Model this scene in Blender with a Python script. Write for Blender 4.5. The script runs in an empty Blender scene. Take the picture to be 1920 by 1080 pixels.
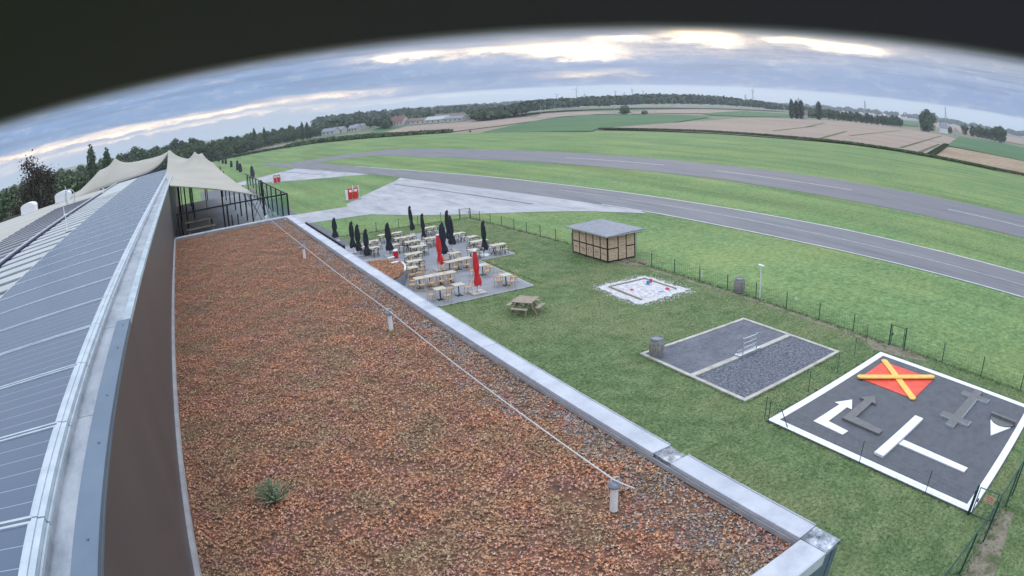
import bpy, math, random
import numpy as np
from mathutils import Matrix, Vector
random.seed(7); rng = np.random.default_rng(7)
S = bpy.context.scene; C = S.collection; R = math.radians; PI = math.pi

# ------------------------------------------------------------------ camera (dome camera with a wide lens)
S.render.engine = 'CYCLES'
cam = bpy.data.cameras.new('camera'); co = bpy.data.objects.new('camera', cam); C.objects.link(co); S.camera = co
cam.type = 'PANO'; cam.sensor_width = 36; cam.sensor_fit = 'HORIZONTAL'
cam.panorama_type = 'FISHEYE_LENS_POLYNOMIAL'; cam.fisheye_fov = PI
cam.fisheye_polynomial_k0 = 0; cam.fisheye_polynomial_k1 = -0.7822385/18; cam.fisheye_polynomial_k2 = 0
cam.fisheye_polynomial_k3 = -0.0749313/18**3; cam.fisheye_polynomial_k4 = 0
cam.clip_start = 0.005; cam.clip_end = 20000
M = Matrix(((0.8660009, 0.1864311, -0.4639891), (-0.4969314, 0.2175183, -0.8400863), (-0.0556921, 0.9580863, 0.2810145))).to_4x4()
M.translation = (0, 0, 12); co.matrix_world = M
cam.dof.use_dof = True; cam.dof.focus_distance = 30; cam.dof.aperture_fstop = 38

# ------------------------------------------------------------------ sky, sun, exposure
W = bpy.data.worlds.new('World'); S.world = W; W.use_nodes = True; nt = W.node_tree; nt.nodes.clear(); L = nt.links.new
SUN_AZ, SUN_EL = 44, 14
def nd(t, **k):
    n = nt.nodes.new(t)
    for a, b in k.items(): setattr(n, a, b)
    return n
def mth(op, a, b=None, c=None):
    n = nd('ShaderNodeMath', operation=op)
    for i, x in enumerate((a, b, c)):
        if x is None: continue
        if isinstance(x, (int, float)): n.inputs[i].default_value = x
        else: L(x, n.inputs[i])
    return n.outputs[0]
def cmb(x, y, z=0.0):
    n = nd('ShaderNodeCombineXYZ')
    for i, v in enumerate((x, y, z)):
        if isinstance(v, (int, float)): n.inputs[i].default_value = v
        else: L(v, n.inputs[i])
    return n.outputs[0]
def wnoise(vec, scale, detail=4, rough=.55):
    n = nd('ShaderNodeTexNoise'); n.inputs['Scale'].default_value = scale; n.inputs['Detail'].default_value = detail
    n.inputs['Roughness'].default_value = rough; L(vec, n.inputs['Vector']); return n.outputs['Fac']
def ramp(fac, stops):
    n = nd('ShaderNodeValToRGB'); L(fac, n.inputs[0]); e = n.color_ramp.elements
    while len(e) < len(stops): e.new(0.5)
    for el, (p, c) in zip(e, stops): el.position = p; el.color = (*c, 1)
    return n.outputs[0]
def mixc(f, a, b):
    n = nd('ShaderNodeMix', data_type='RGBA')
    for i, x in ((0, f), (6, a), (7, b)):
        if isinstance(x, tuple): n.inputs[i].default_value = (*x, 1)
        elif isinstance(x, (int, float)): n.inputs[i].default_value = x
        else: L(x, n.inputs[i])
    return n.outputs[2]
tc = nd('ShaderNodeTexCoord'); sx = nd('ShaderNodeSeparateXYZ'); L(tc.outputs['Generated'], sx.inputs[0])
az = mth('MULTIPLY', mth('ARCTAN2', sx.outputs[1], sx.outputs[0]), 57.29578)
el = mth('MULTIPLY', mth('ARCSINE', sx.outputs[2]), 57.29578)
n1 = wnoise(cmb(mth('MULTIPLY', az, .07), mth('MULTIPLY', el, .55)), 1.3, 5, .6)
n2 = wnoise(cmb(mth('MULTIPLY', az, .38), mth('MULTIPLY', el, 1.35), 3.0), 1.25, 7, .66)
n3 = wnoise(cmb(mth('MULTIPLY', az, .05), mth('MULTIPLY', el, 1.4), 9.0), 1.6, 5, .6)
elw = mth('ADD', el, mth('MULTIPLY', mth('SUBTRACT', n1, .5), 1.3))
elf = mth('ADD', elw, mth('MULTIPLY', mth('SUBTRACT', n2, .5), .9))
right = ramp(mth('DIVIDE', mth('ADD', el, mth('MULTIPLY', mth('SUBTRACT', n1, .5), .35)), 12.), [(0, (.50, .63, .76)), (.08, (.56, .69, .82)), (.108, (.54, .66, .80)), (.124, (.17, .27, .50)), (.22, (.19, .31, .56)), (.34, (.32, .41, .60)), (.46, (.38, .42, .52)), (.6, (.32, .34, .42)), (1, (.62, .66, .74))])
left = ramp(mth('DIVIDE', elf, 12.), [(0, (.46, .60, .70)), (.10, (.48, .55, .66)), (.17, (.38, .46, .60)), (.23, (.19, .32, .54)), (.38, (.22, .35, .60)), (.6, (.36, .42, .54)), (1, (.62, .66, .74))])
mside = mth('SMOOTH_MIN', 1.0, mth('MAXIMUM', 0.0, mth('DIVIDE', mth('SUBTRACT', az, 62.), 16.)), .05)
basec = mixc(mside, right, left)
dk = nd('ShaderNodeMapRange'); dk.inputs['From Min'].default_value = 1.2; dk.inputs['From Max'].default_value = 2.0; L(el, dk.inputs['Value']); deckm = dk.outputs[0]
# soft pale lumps in the deck
lump = mth('MULTIPLY', mth('MAXIMUM', 0.0, mth('SUBTRACT', n2, .50)), 2.6)
basec = mixc(mth('MINIMUM', lump, .75), basec, (.60, .62, .69))
band = mth('MULTIPLY', mth('MAXIMUM', 0.0, mth('SUBTRACT', n3, .48)), 4.5)
basec = mixc(mth('MULTIPLY', mth('MINIMUM', band, .7), deckm), basec, (.17, .25, .42))
def gauss(a0, sa, e0, se, tilt=0.0, ee=None):
    da = mth('DIVIDE', mth('SUBTRACT', az, a0), sa)
    ec = mth('SUBTRACT', ee or elf, mth('ADD', e0, mth('MULTIPLY', mth('SUBTRACT', az, a0), tilt)))
    de = mth('DIVIDE', ec, se)
    return mth('EXPONENT', mth('MULTIPLY', mth('ADD', mth('POWER', mth('ABSOLUTE', da), 3.), mth('POWER', mth('ABSOLUTE', de), 2.)), -1.))
def addblobs(lst, gain):
    acc = None
    for g in lst:
        o = mth('MULTIPLY', gauss(*g[:-1]), g[-1]); acc = o if acc is None else mth('ADD', acc, o)
    return mth('MULTIPLY', acc, gain)
brk = mth('MULTIPLY', mth('MAXIMUM', 0.0, mth('SUBTRACT', n2, .22)), 4.2)
glow = addblobs([(54.3, 3.6, 4.65, .55, 0., 1.7), (50.4, 2.6, 5.75, .26, 0., 1.2), (42.8, 3.0, 5.9, .55, 0., 2.2), (35.0, 2.4, 6.1, .28, 0., 1.3), (29.4, 3.6, 5.6, .42, .06, 1.4), (69.5, 2.8, 5.0, .30, 0., .9), (61.5, 3.4, 4.9, .35, 0., .5)], 1.0)
glow = mth('MULTIPLY', glow, brk)
pale = addblobs([(53.4, 4.5, 2.45, .30, 0., .8), (96., 20., 2.4, .26, .015, 1.5), (90., 14., 1.62, .16, .012, .8), (76., 6., 2.3, .22, .05, .45), (108., 9., 1.6, .5, 0., .35), (70., 9., 1.1, .18, 0., .25), (45., 14., 4.3, .5, 0., .22)], 1.0)
fringe = addblobs([(54.0, 6.0, 4.9, .85, 0., .55), (43.0, 5.0, 5.9, .9, 0., .5), (31.5, 7.5, 5.7, .7, 0., .5), (70., 5., 5.0, .5, 0., .55), (62., 6., 4.9, .5, 0., .35)], 1.0)
pale = mth('ADD', mth('MULTIPLY', pale, brk), mth('MULTIPLY', fringe, mth('MINIMUM', brk, 1.3)))
hi = nd('ShaderNodeMapRange'); hi.inputs['From Min'].default_value = 9; hi.inputs['From Max'].default_value = 40; L(el, hi.inputs['Value'])
over = ramp(n3, [(.3, (1.15, 1.30, 1.56)), (.7, (1.75, 1.86, 2.08))])
ccol = mixc(hi.outputs[0], basec, over)
def addc(a, f, col):
    n = nd('ShaderNodeVectorMath', operation='SCALE'); n.inputs[0].default_value = col; L(f, n.inputs['Scale'])
    m = nd('ShaderNodeVectorMath', operation='ADD'); L(a, m.inputs[0]); L(n.outputs[0], m.inputs[1]); return m.outputs[0]
ccol = addc(ccol, glow, (1.05, .82, .46)); ccol = addc(ccol, pale, (.66, .44, .18))
bgc = nd('ShaderNodeBackground'); L(ccol, bgc.inputs[0]); bgc.inputs[1].default_value = 1.0
sky = nd('ShaderNodeTexSky', sky_type='NISHITA', sun_disc=False); sky.sun_elevation = R(SUN_EL); sky.sun_rotation = R(90-SUN_AZ)
bgs = nd('ShaderNodeBackground'); L(sky.outputs[0], bgs.inputs[0]); bgs.inputs[1].default_value = .08
mx = nd('ShaderNodeMixShader'); mx.inputs[0].default_value = .98; L(bgs.outputs[0], mx.inputs[1]); L(bgc.outputs[0], mx.inputs[2])
wo = nd('ShaderNodeOutputWorld'); L(mx.outputs[0], wo.inputs[0])
sl = bpy.data.lights.new('sun', 'SUN'); sl.energy = .55; sl.angle = R(14); sl.color = (1, .93, .84)
so = bpy.data.objects.new('sun', sl); C.objects.link(so)
sd = Vector((math.cos(R(SUN_EL))*math.cos(R(SUN_AZ)), math.cos(R(SUN_EL))*math.sin(R(SUN_AZ)), math.sin(R(SUN_EL))))
so.rotation_euler = sd.to_track_quat('Z', 'Y').to_euler(); so.location = (0, 0, 50)
S.view_settings.view_transform = 'Standard'; S.view_settings.look = 'None'; S.view_settings.exposure = 0.17; S.view_settings.gamma = 1
S.cycles.max_bounces = 6; S.cycles.volume_bounces = 0; S.cycles.transparent_max_bounces = 16; S.cycles.use_denoising = True

# ------------------------------------------------------------------ material helpers
def mat(name, cols, scale=3.0, rough=.8, metal=0.0, detail=5, bump=0.0, bscale=None, stretch=(1, 1, 1), lo=.35, hi=.65, coords='pos', spec=.3, big=None, bigscale=.1, attr=None, nr=.6, rot=0):
    """base colours mixed by noise; cols = list of 1..4 colours; big = colour laid over in large soft patches"""
    m = bpy.data.materials.new(name); m.use_nodes = True; t = m.node_tree; b = t.nodes['Principled BSDF']
    b.inputs['Roughness'].default_value = rough; b.inputs['Metallic'].default_value = metal; b.inputs['Specular IOR Level'].default_value = spec
    if isinstance(cols[0], (int, float)): cols = [cols]
    if len(cols) == 1 and not bump and not big:
        b.inputs['Base Color'].default_value = (*cols[0], 1); return m
    if coords == 'pos': src = t.nodes.new('ShaderNodeNewGeometry').outputs['Position']
    else: src = t.nodes.new('ShaderNodeTexCoord').outputs['Object']
    mp = t.nodes.new('ShaderNodeMapping'); mp.inputs['Scale'].default_value = stretch; mp.inputs['Rotation'].default_value = (0, 0, rot); t.links.new(src, mp.inputs[0])
    def nz(sc, det=detail):
        n = t.nodes.new('ShaderNodeTexNoise'); n.inputs['Scale'].default_value = sc; n.inputs['Detail'].default_value = det; n.inputs['Roughness'].default_value = nr
        t.links.new(mp.outputs[0], n.inputs['Vector']); return n.outputs['Fac']
    f = nz(scale)
    if attr:
        a = t.nodes.new('ShaderNodeAttribute'); a.attribute_name = attr
        ad = t.nodes.new('ShaderNodeMath'); ad.operation = 'MULTIPLY_ADD'; t.links.new(a.outputs['Fac'], ad.inputs[0]); ad.inputs[1].default_value = .5
        t.links.new(f, ad.inputs[2]); sb = t.nodes.new('ShaderNodeMath'); sb.operation = 'SUBTRACT'; t.links.new(ad.outputs[0], sb.inputs[0]); sb.inputs[1].default_value = .25; f = sb.outputs[0]
    rp = t.nodes.new('ShaderNodeValToRGB'); t.links.new(f, rp.inputs[0]); e = rp.color_ramp.elements
    while len(e) < len(cols): e.new(.5)
    for i, c in enumerate(cols):
        e[i].position = lo+(hi-lo)*(i/max(1, len(cols)-1)); e[i].color = (*c, 1)
    if len(cols) == 1: e[0].color = e[-1].color = (*cols[0], 1)
    out = rp.outputs[0]
    if big:
        r2 = t.nodes.new('ShaderNodeMapRange'); r2.inputs['From Min'].default_value = .45; r2.inputs['From Max'].default_value = .68; t.links.new(nz(bigscale, 4), r2.inputs['Value'])
        mi = t.nodes.new('ShaderNodeMix'); mi.data_type = 'RGBA'; mi.inputs[7].default_value = (*big, 1)
        sc2 = t.nodes.new('ShaderNodeMath'); sc2.operation = 'MULTIPLY'; sc2.inputs[1].default_value = .7; t.links.new(r2.outputs[0], sc2.inputs[0])
        t.links.new(sc2.outputs[0], mi.inputs[0]); t.links.new(out, mi.inputs[6]); out = mi.outputs[2]
    t.links.new(out, b.inputs['Base Color'])
    if bump:
        bp = t.nodes.new('ShaderNodeBump'); bp.inputs['Strength'].default_value = bump; bp.inputs['Distance'].default_value = .05
        t.links.new(nz(bscale or scale*3), bp.inputs['Height']); t.links.new(bp.outputs[0], b.inputs['Normal'])
    return m
def grass(name, c1, c2, c3, yel, stripe=0.0, srot=0.0, bigs=.08, fine=7.0, fa=.50):
    m = mat(name, [c1, c2, c3], scale=1.1, detail=9, nr=.72, lo=.36, hi=.64, rough=.95, spec=.1, big=yel, bigscale=bigs, bump=.6, bscale=7, stretch=(1, 1, 1))
    if True:
        t = m.node_tree; b = t.nodes['Principled BSDF']; src = t.nodes.new('ShaderNodeNewGeometry').outputs['Position']
        n = t.nodes.new('ShaderNodeTexNoise'); n.inputs['Scale'].default_value = fine; n.inputs['Detail'].default_value = 6; n.inputs['Roughness'].default_value = .8; t.links.new(src, n.inputs['Vector'])
        old = b.inputs['Base Color'].links[0].from_socket; hs = t.nodes.new('ShaderNodeHueSaturation'); mr = t.nodes.new('ShaderNodeMapRange')
        mr.inputs['From Min'].default_value = .36; mr.inputs['From Max'].default_value = .64; mr.inputs['To Min'].default_value = 1-fa; mr.inputs['To Max'].default_value = 1+fa
        t.links.new(n.outputs['Fac'], mr.inputs['Value']); t.links.new(mr.outputs[0], hs.inputs['Value']); t.links.new(old, hs.inputs['Color']); t.links.new(hs.outputs[0], b.inputs['Base Color'])
    if stripe:
        t = m.node_tree; b = t.nodes['Principled BSDF']; src = t.nodes.new('ShaderNodeNewGeometry').outputs['Position']
        mp = t.nodes.new('ShaderNodeMapping'); mp.inputs['Rotation'].default_value = (0, 0, srot); mp.inputs['Scale'].default_value = (.16, .012, 1); t.links.new(src, mp.inputs[0])
        n = t.nodes.new('ShaderNodeTexNoise'); n.inputs['Scale'].default_value = 1.6; n.inputs['Detail'].default_value = 5; t.links.new(mp.outputs[0], n.inputs['Vector'])
        old = b.inputs['Base Color'].links[0].from_socket
        hs = t.nodes.new('ShaderNodeHueSaturation'); mr = t.nodes.new('ShaderNodeMapRange'); mr.inputs['From Min'].default_value = .35; mr.inputs['From Max'].default_value = .65
        mr.inputs['To Min'].default_value = 1-stripe; mr.inputs['To Max'].default_value = 1+stripe
        t.links.new(n.outputs['Fac'], mr.inputs['Value']); t.links.new(mr.outputs[0], hs.inputs['Value']); t.links.new(old, hs.inputs['Color']); t.links.new(hs.outputs[0], b.inputs['Base Color'])
    return m

MT = {}
HAZE = .0002
MT['lawn'] = grass('lawn_grass', (.072, .116, .048), (.110, .162, .070), (.158, .208, .098), (.180, .195, .098), bigs=.16)
MT['field'] = grass('airfield_grass', (.100, .168, .068), (.132, .212, .086), (.168, .248, .106), (.21, .26, .10), .16, R(6), bigs=.05, fine=2.6, fa=.36)
MT['land'] = mat('far_land', [(.10, .15, .09), (.15, .19, .12), (.25, .22, .17), (.12, .18, .10)], scale=.004, detail=3, rough=1, spec=.05, lo=.3, hi=.7)
MT['tan'] = mat('ripe_crop', [(.275, .225, .185), (.335, .275, .225)], scale=.9, detail=8, rough=1, spec=.05, stretch=(1, .25, 1), rot=R(-22), big=(.24, .19, .165), bigscale=.03)
MT['tan2'] = mat('stubble', [(.26, .20, .14), (.36, .285, .20)], scale=.5, detail=8, rough=1, spec=.05, stretch=(.4, 1, 1), big=(.22, .16, .11), bigscale=.06)
MT['beet'] = mat('beet_leaves', [(.055, .12, .06), (.085, .16, .075)], scale=.8, detail=8, rough=1, spec=.1, big=(.10, .17, .085), bigscale=.02)
MT['verge'] = mat('rough_verge', [(.04, .07, .03), (.09, .11, .05), (.2, .18, .11)], scale=.35, detail=8, rough=1, spec=.05)
MT['hay'] = mat('dry_long_grass', [(.12, .15, .07), (.22, .20, .12), (.30, .25, .17)], scale=.12, detail=8, rough=1, spec=.05)
MT['asph'] = mat('old_asphalt', [(.120, .127, .143), (.160, .167, .185), (.195, .200, .214)], scale=.6, detail=9, nr=.75, rough=.85, stretch=(1, .12, 1), rot=R(-4), big=(.175, .165, .175), bigscale=.2)
MT['asph2'] = mat('runway_asphalt', [(.115, .122, .14), (.155, .160, .178), (.19, .182, .195)], scale=.5, detail=9, nr=.75, rough=.85, stretch=(1, .08, 1), rot=R(-5), big=(.175, .16, .17), bigscale=.25)
MT['conc'] = mat('apron_concrete', [(.25, .262, .285), (.36, .37, .395), (.42, .43, .455)], scale=.55, detail=9, nr=.75, rough=.85, stretch=(1, .3, 1), rot=R(20), big=(.26, .27, .29), bigscale=.12)
MT['path'] = mat('dark_path', [(.10, .105, .12), (.14, .15, .165)], scale=1.2, detail=8, rough=.85)
MT['pave'] = mat('terrace_paving', [(.205, .220, .245), (.245, .26, .285), (.275, .29, .315)], scale=1.0, detail=8, rough=.8, big=(.20, .215, .24), bigscale=.3)
MT['white'] = mat('white_paint', [(.52, .54, .58), (.68, .70, .76), (.74, .76, .82)], scale=1.6, detail=10, nr=.75, lo=.28, hi=.5, rough=.6)
MT['line'] = mat('worn_line_paint', [(.28, .29, .31), (.48, .49, .52)], scale=1.4, detail=8, rough=.8)
MT['edge'] = mat('edge_line_paint', [(.40, .41, .44), (.55, .56, .58)], scale=.8, detail=8, rough=.8)
MT['black'] = mat('black_metal', [(.018, .018, .022)], rough=.45)
MT['green'] = mat('green_paint', [(.012, .055, .045), (.02, .08, .065)], scale=4, rough=.5)
MT['wire'] = mat('green_wire', [(.03, .085, .06)], rough=.6)
MT['alu'] = mat('aluminium', [(.40, .47, .52), (.52, .59, .64)], scale=6, rough=.4, metal=.4)
MT['zinc'] = mat('zinc_gutter', [(.22, .25, .29), (.33, .36, .40), (.42, .45, .49)], scale=3.5, detail=9, nr=.7, rough=.5, metal=.3, stretch=(1, .5, 1), big=(.27, .30, .34), bigscale=1.2)
MT['capn'] = mat('blue_grey_flashing', [(.105, .15, .205), (.13, .18, .24)], scale=2, rough=.45, metal=.2)
MT['capf'] = mat('pale_flashing', [(.30, .37, .42), (.42, .50, .54)], scale=5, detail=8, rough=.5, metal=.2)
MT['coping'] = mat('sheet_coping', [(.35, .375, .43), (.45, .475, .53), (.52, .545, .60)], scale=2.5, detail=8, nr=.65, rough=.75, big=(.40, .43, .50), bigscale=1.0, bump=.25, bscale=6)
MT['bitumen'] = mat('silver_bitumen_patch', [(.10, .115, .14), (.30, .34, .40), (.60, .64, .72)], scale=9, detail=5, nr=.6, lo=.35, hi=.65, rough=.35, metal=.4, bump=1.0, bscale=11)
MT['kerb'] = mat('grey_kerb', [(.30, .30, .315), (.40, .40, .42)], scale=4, detail=8, rough=.8)
MT['wall'] = mat('dark_glossy_cladding', [(.078, .070, .072), (.096, .086, .086)], scale=.8, rough=.42, spec=.2, stretch=(1, 1, .2))
MT['wall2'] = mat('grey_render', [(.20, .215, .22), (.25, .265, .27)], scale=1.5, rough=.8)
MT['sheet'] = mat('beige_roof_sheet', [(.34, .335, .30), (.42, .415, .38)], scale=.8, detail=7, rough=.6, stretch=(.3, 1, 1), big=(.30, .29, .26), bigscale=.4)
MT['sheetl'] = mat('pale_roof_sheet', [(.34, .37, .38), (.42, .45, .46)], scale=1.5, rough=.55)
MT['sheetd'] = mat('dark_roof_strip', [(.05, .06, .085), (.075, .085, .11)], scale=1.5, rough=.4)
MT['tent'] = mat('beige_canvas', [(.34, .325, .28), (.39, .375, .33)], scale=.5, rough=.85, detail=6)
MT['navy'] = mat('dark_blue_trim', [(.008, .010, .06)], rough=.4)
MT['substrate'] = mat('sedum_substrate', [(.09, .055, .04), (.18, .095, .065), (.22, .13, .09)], scale=9, detail=8, rough=1, bump=.6, bscale=25)
MT['redc'] = mat('red_parasol_cloth', [(.60, .028, .035), (.72, .06, .07)], scale=9, rough=.8)
MT['darkc'] = mat('charcoal_parasol_cloth', [(.022, .026, .038), (.04, .046, .060)], scale=8, rough=.8)
MT['wood'] = mat('light_bentwood', [(.42, .25, .12), (.56, .36, .19)], scale=12, rough=.5)
MT['top'] = mat('pale_table_top', [(.42, .38, .29), (.52, .48, .38)], scale=5, rough=.4)
MT['greyw'] = mat('weathered_wood', [(.20, .17, .13), (.30, .26, .20), (.36, .31, .24)], scale=3, detail=8, rough=.85, stretch=(1, 5, 1))
MT['barrel'] = mat('grey_oak', [(.16, .155, .145), (.26, .25, .23), (.34, .33, .31)], scale=8, detail=6, rough=.8, stretch=(2, 2, .3))
MT['steel'] = mat('galvanised_steel', [(.38, .41, .44), (.50, .53, .56)], scale=10, rough=.45, metal=.3)
MT['darkw'] = mat('dark_timber', [(.028, .020, .020), (.045, .034, .032)], scale=6, rough=.7)
MT['crate'] = mat('pale_panel_board', [(.46, .32, .21), (.60, .44, .31), (.66, .53, .41)], scale=5, detail=6, rough=.7, stretch=(1, 1, 3))
MT['slate'] = mat('grey_roof_felt', [(.17, .19, .23), (.24, .26, .30)], scale=3, detail=8, rough=.7)
MT['sand'] = mat('white_sand', [(.34, .34, .35), (.52, .52, .54), (.64, .64, .66)], scale=5, detail=8, rough=1, bump=.8, bscale=7)
MT['gravelf'] = mat('fine_blue_gravel', [(.085, .092, .115), (.125, .135, .165), (.17, .18, .21)], scale=4, detail=10, nr=.8, rough=1, bump=.6, bscale=20, big=(.20, .21, .24), bigscale=.7)
MT['gravelc'] = mat('coarse_dark_gravel', [(.045, .050, .065), (.125, .135, .165), (.25, .265, .31)], scale=9, detail=6, nr=.8, rough=1, bump=1, bscale=12, lo=.38, hi=.62)
MT['court'] = mat('court_edging', [(.38, .37, .335), (.50, .49, .46)], scale=3, detail=8, rough=.85, big=(.28, .27, .22), bigscale=1.2)
MT['pad'] = mat('signal_pad_asphalt', [(.078, .086, .100), (.095, .103, .119), (.11, .118, .135)], scale=2, detail=9, nr=.7, rough=.75, big=(.105, .108, .125), bigscale=.5)
MT['padd'] = mat('dark_grey_board', [(.125, .128, .132), (.155, .158, .16)], scale=4, rough=.6)
MT['padr'] = mat('red_board', [(.66, .075, .045), (.74, .11, .07)], scale=2, rough=.6)
MT['pady'] = mat('yellow_board', [(.78, .44, .09), (.84, .54, .16)], scale=4, rough=.6)
MT['dirt'] = mat('bare_soil', [(.075, .11, .045), (.17, .15, .11), (.24, .21, .165), (.09, .13, .055)], scale=1.3, detail=9, rough=1, bump=.6)
MT['redp'] = mat('red_enamel', [(.62, .02, .02)], rough=.35)
MT['whitep'] = mat('white_enamel', [(.74, .75, .78)], rough=.4)
MT['bark'] = mat('bark', [(.05, .045, .035), (.09, .08, .06)], scale=6, rough=.95)
MT['brick'] = mat('red_brick', [(.17, .085, .07), (.22, .12, .10)], scale=4, rough=.9)
MT['tile'] = mat('dull_roof_tile', [(.15, .12, .115), (.20, .16, .15)], scale=2, rough=.85)
MT['render'] = mat('white_render', [(.42, .42, .40), (.52, .52, .50)], scale=1, rough=.8)
MT['blueT'] = mat('blue_plastic', [(.02, .28, .62)], rough=.4)
MT['redT'] = mat('red_plastic', [(.6, .04, .07)], rough=.4)
MT['glassg'] = mat('dark_window_glass', [(.03, .035, .04)], rough=.1, spec=.6)
MT['hood'] = mat('black_camera_hood', [(.15, .125, .14)], rough=1, spec=.0)
MT['hoodw'] = mat('white_camera_shell', [(.55, .55, .56)], rough=.4)
def leafmat(name, cols, sc=.35):
    m = mat(name, cols, scale=sc, detail=3, rough=.75, spec=.15, attr='rnd', lo=.25, hi=.75)
    return m
MT['leafA'] = leafmat('leaves_mid_green', [(.048, .080, .034), (.080, .120, .052), (.115, .160, .072)])
MT['leafB'] = leafmat('leaves_dark_green', [(.038, .062, .032), (.060, .092, .048), (.085, .120, .060)])
MT['leafC'] = leafmat('leaves_pale_green', [(.060, .090, .045), (.09, .13, .065), (.14, .18, .10)])
MT['blade'] = leafmat('grass_blades', [(.100, .165, .066), (.165, .240, .100), (.260, .310, .160)], .5)
MT['weed'] = leafmat('feathery_weed', [(.16, .24, .14), (.25, .34, .21), (.34, .43, .28)])
MT['leafP'] = leafmat('leaves_purple_brown', [(.030, .022, .024), (.055, .036, .034), (.06, .055, .035)])

# sedum: rust, brown, pink and yellow-green rosettes in soft patches
def sedum_mat():
    m = bpy.data.materials.new('sedum_rosettes'); m.use_nodes = True; t = m.node_tree; b = t.nodes['Principled BSDF']; b.inputs['Roughness'].default_value = .8; b.inputs['Specular IOR Level'].default_value = .15
    g = t.nodes.new('ShaderNodeNewGeometry').outputs['Position']
    def nz(s, d=3):
        n = t.nodes.new('ShaderNodeTexNoise'); n.inputs['Scale'].default_value = s; n.inputs['Detail'].default_value = d; t.links.new(g, n.inputs['Vector']); return n.outputs['Fac']
    def rp(f, st):
        n = t.nodes.new('ShaderNodeValToRGB'); t.links.new(f, n.inputs[0]); e = n.color_ramp.elements
        while len(e) < len(st): e.new(.5)
        for x, (p, c) in zip(e, st): x.position = p; x.color = (*c, 1)
        return n.outputs[0]
    a = t.nodes.new('ShaderNodeAttribute'); a.attribute_name = 'rnd'
    rust = rp(a.outputs['Fac'], [(0, (.18, .082, .050)), (.3, (.39, .165, .092)), (.6, (.60, .265, .150)), (.82, (.72, .42, .26)), (1, (.80, .58, .40))])
    pink = rp(a.outputs['Fac'], [(0, (.11, .055, .045)), (.4, (.37, .165, .135)), (.7, (.58, .27, .24)), (1, (.70, .50, .42))])
    olive = rp(a.outputs['Fac'], [(0, (.13, .10, .06)), (.4, (.27, .195, .11)), (.7, (.40, .31, .18)), (1, (.56, .49, .32))])
    def mr(f, lo, hi):
        n = t.nodes.new('ShaderNodeMapRange'); n.inputs['From Min'].default_value = lo; n.inputs['From Max'].default_value = hi; t.links.new(f, n.inputs['Value']); return n.outputs[0]
    def mixn(f, x, y):
        n = t.nodes.new('ShaderNodeMix'); n.data_type = 'RGBA'; t.links.new(f, n.inputs[0]); t.links.new(x, n.inputs[6]); t.links.new(y, n.inputs[7]); return n.outputs[2]
    
    def half(f, k):
        n = t.nodes.new('ShaderNodeMath'); n.operation = 'MULTIPLY'; t.links.new(f, n.inputs[0]); n.inputs[1].default_value = k; return n.outputs[0]
    o = mixn(half(mr(nz(1.5, 7), .40, .64), .85), rust, olive); o = mixn(half(mr(nz(3.1, 5), .52, .66), .8), o, pink)
    t.links.new(o, b.inputs['Base Color']); return m
MT['sedum'] = sedum_mat()
MT['pebble'] = mat('roof_pebbles', [(.10, .105, .11), (.24, .235, .235), (.50, .47, .44)], scale=20, rough=.85, attr='rnd', lo=.2, hi=.8)

def pvmat():
    m = bpy.data.materials.new('solar_glass'); m.use_nodes = True; t = m.node_tree; b = t.nodes['Principled BSDF']
    g = t.nodes.new('ShaderNodeTexCoord').outputs['Object']; s = t.nodes.new('ShaderNodeSeparateXYZ'); t.links.new(g, s.inputs[0])
    def mm(op, a, v=None):
        n = t.nodes.new('ShaderNodeMath'); n.operation = op; t.links.new(a, n.inputs[0])
        if v is not None: n.inputs[1].default_value = v
        return n.outputs[0]
    l = mm('LESS_THAN', mm('FRACT', mm('MULTIPLY', s.outputs[1], 6.25)), .035)
    n = t.nodes.new('ShaderNodeMix'); n.data_type = 'RGBA'; t.links.new(l, n.inputs[0]); n.inputs[6].default_value = (.040, .078, .135, 1); n.inputs[7].default_value = (.24, .29, .36, 1)
    nn = t.nodes.new('ShaderNodeTexNoise'); nn.inputs['Scale'].default_value = 3; nn.inputs['Detail'].default_value = 6; t.links.new(t.nodes.new('ShaderNodeNewGeometry').outputs['Position'], nn.inputs['Vector'])
    mr = t.nodes.new('ShaderNodeMapRange'); t.links.new(nn.outputs['Fac'], mr.inputs['Value']); mr.inputs['To Min'].default_value = .14; mr.inputs['To Max'].default_value = .34
    t.links.new(mr.outputs[0], b.inputs['Roughness']); t.links.new(n.outputs[2], b.inputs['Base Color']); b.inputs['Specular IOR Level'].default_value = .6
    return m
MT['pv'] = pvmat()

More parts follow.
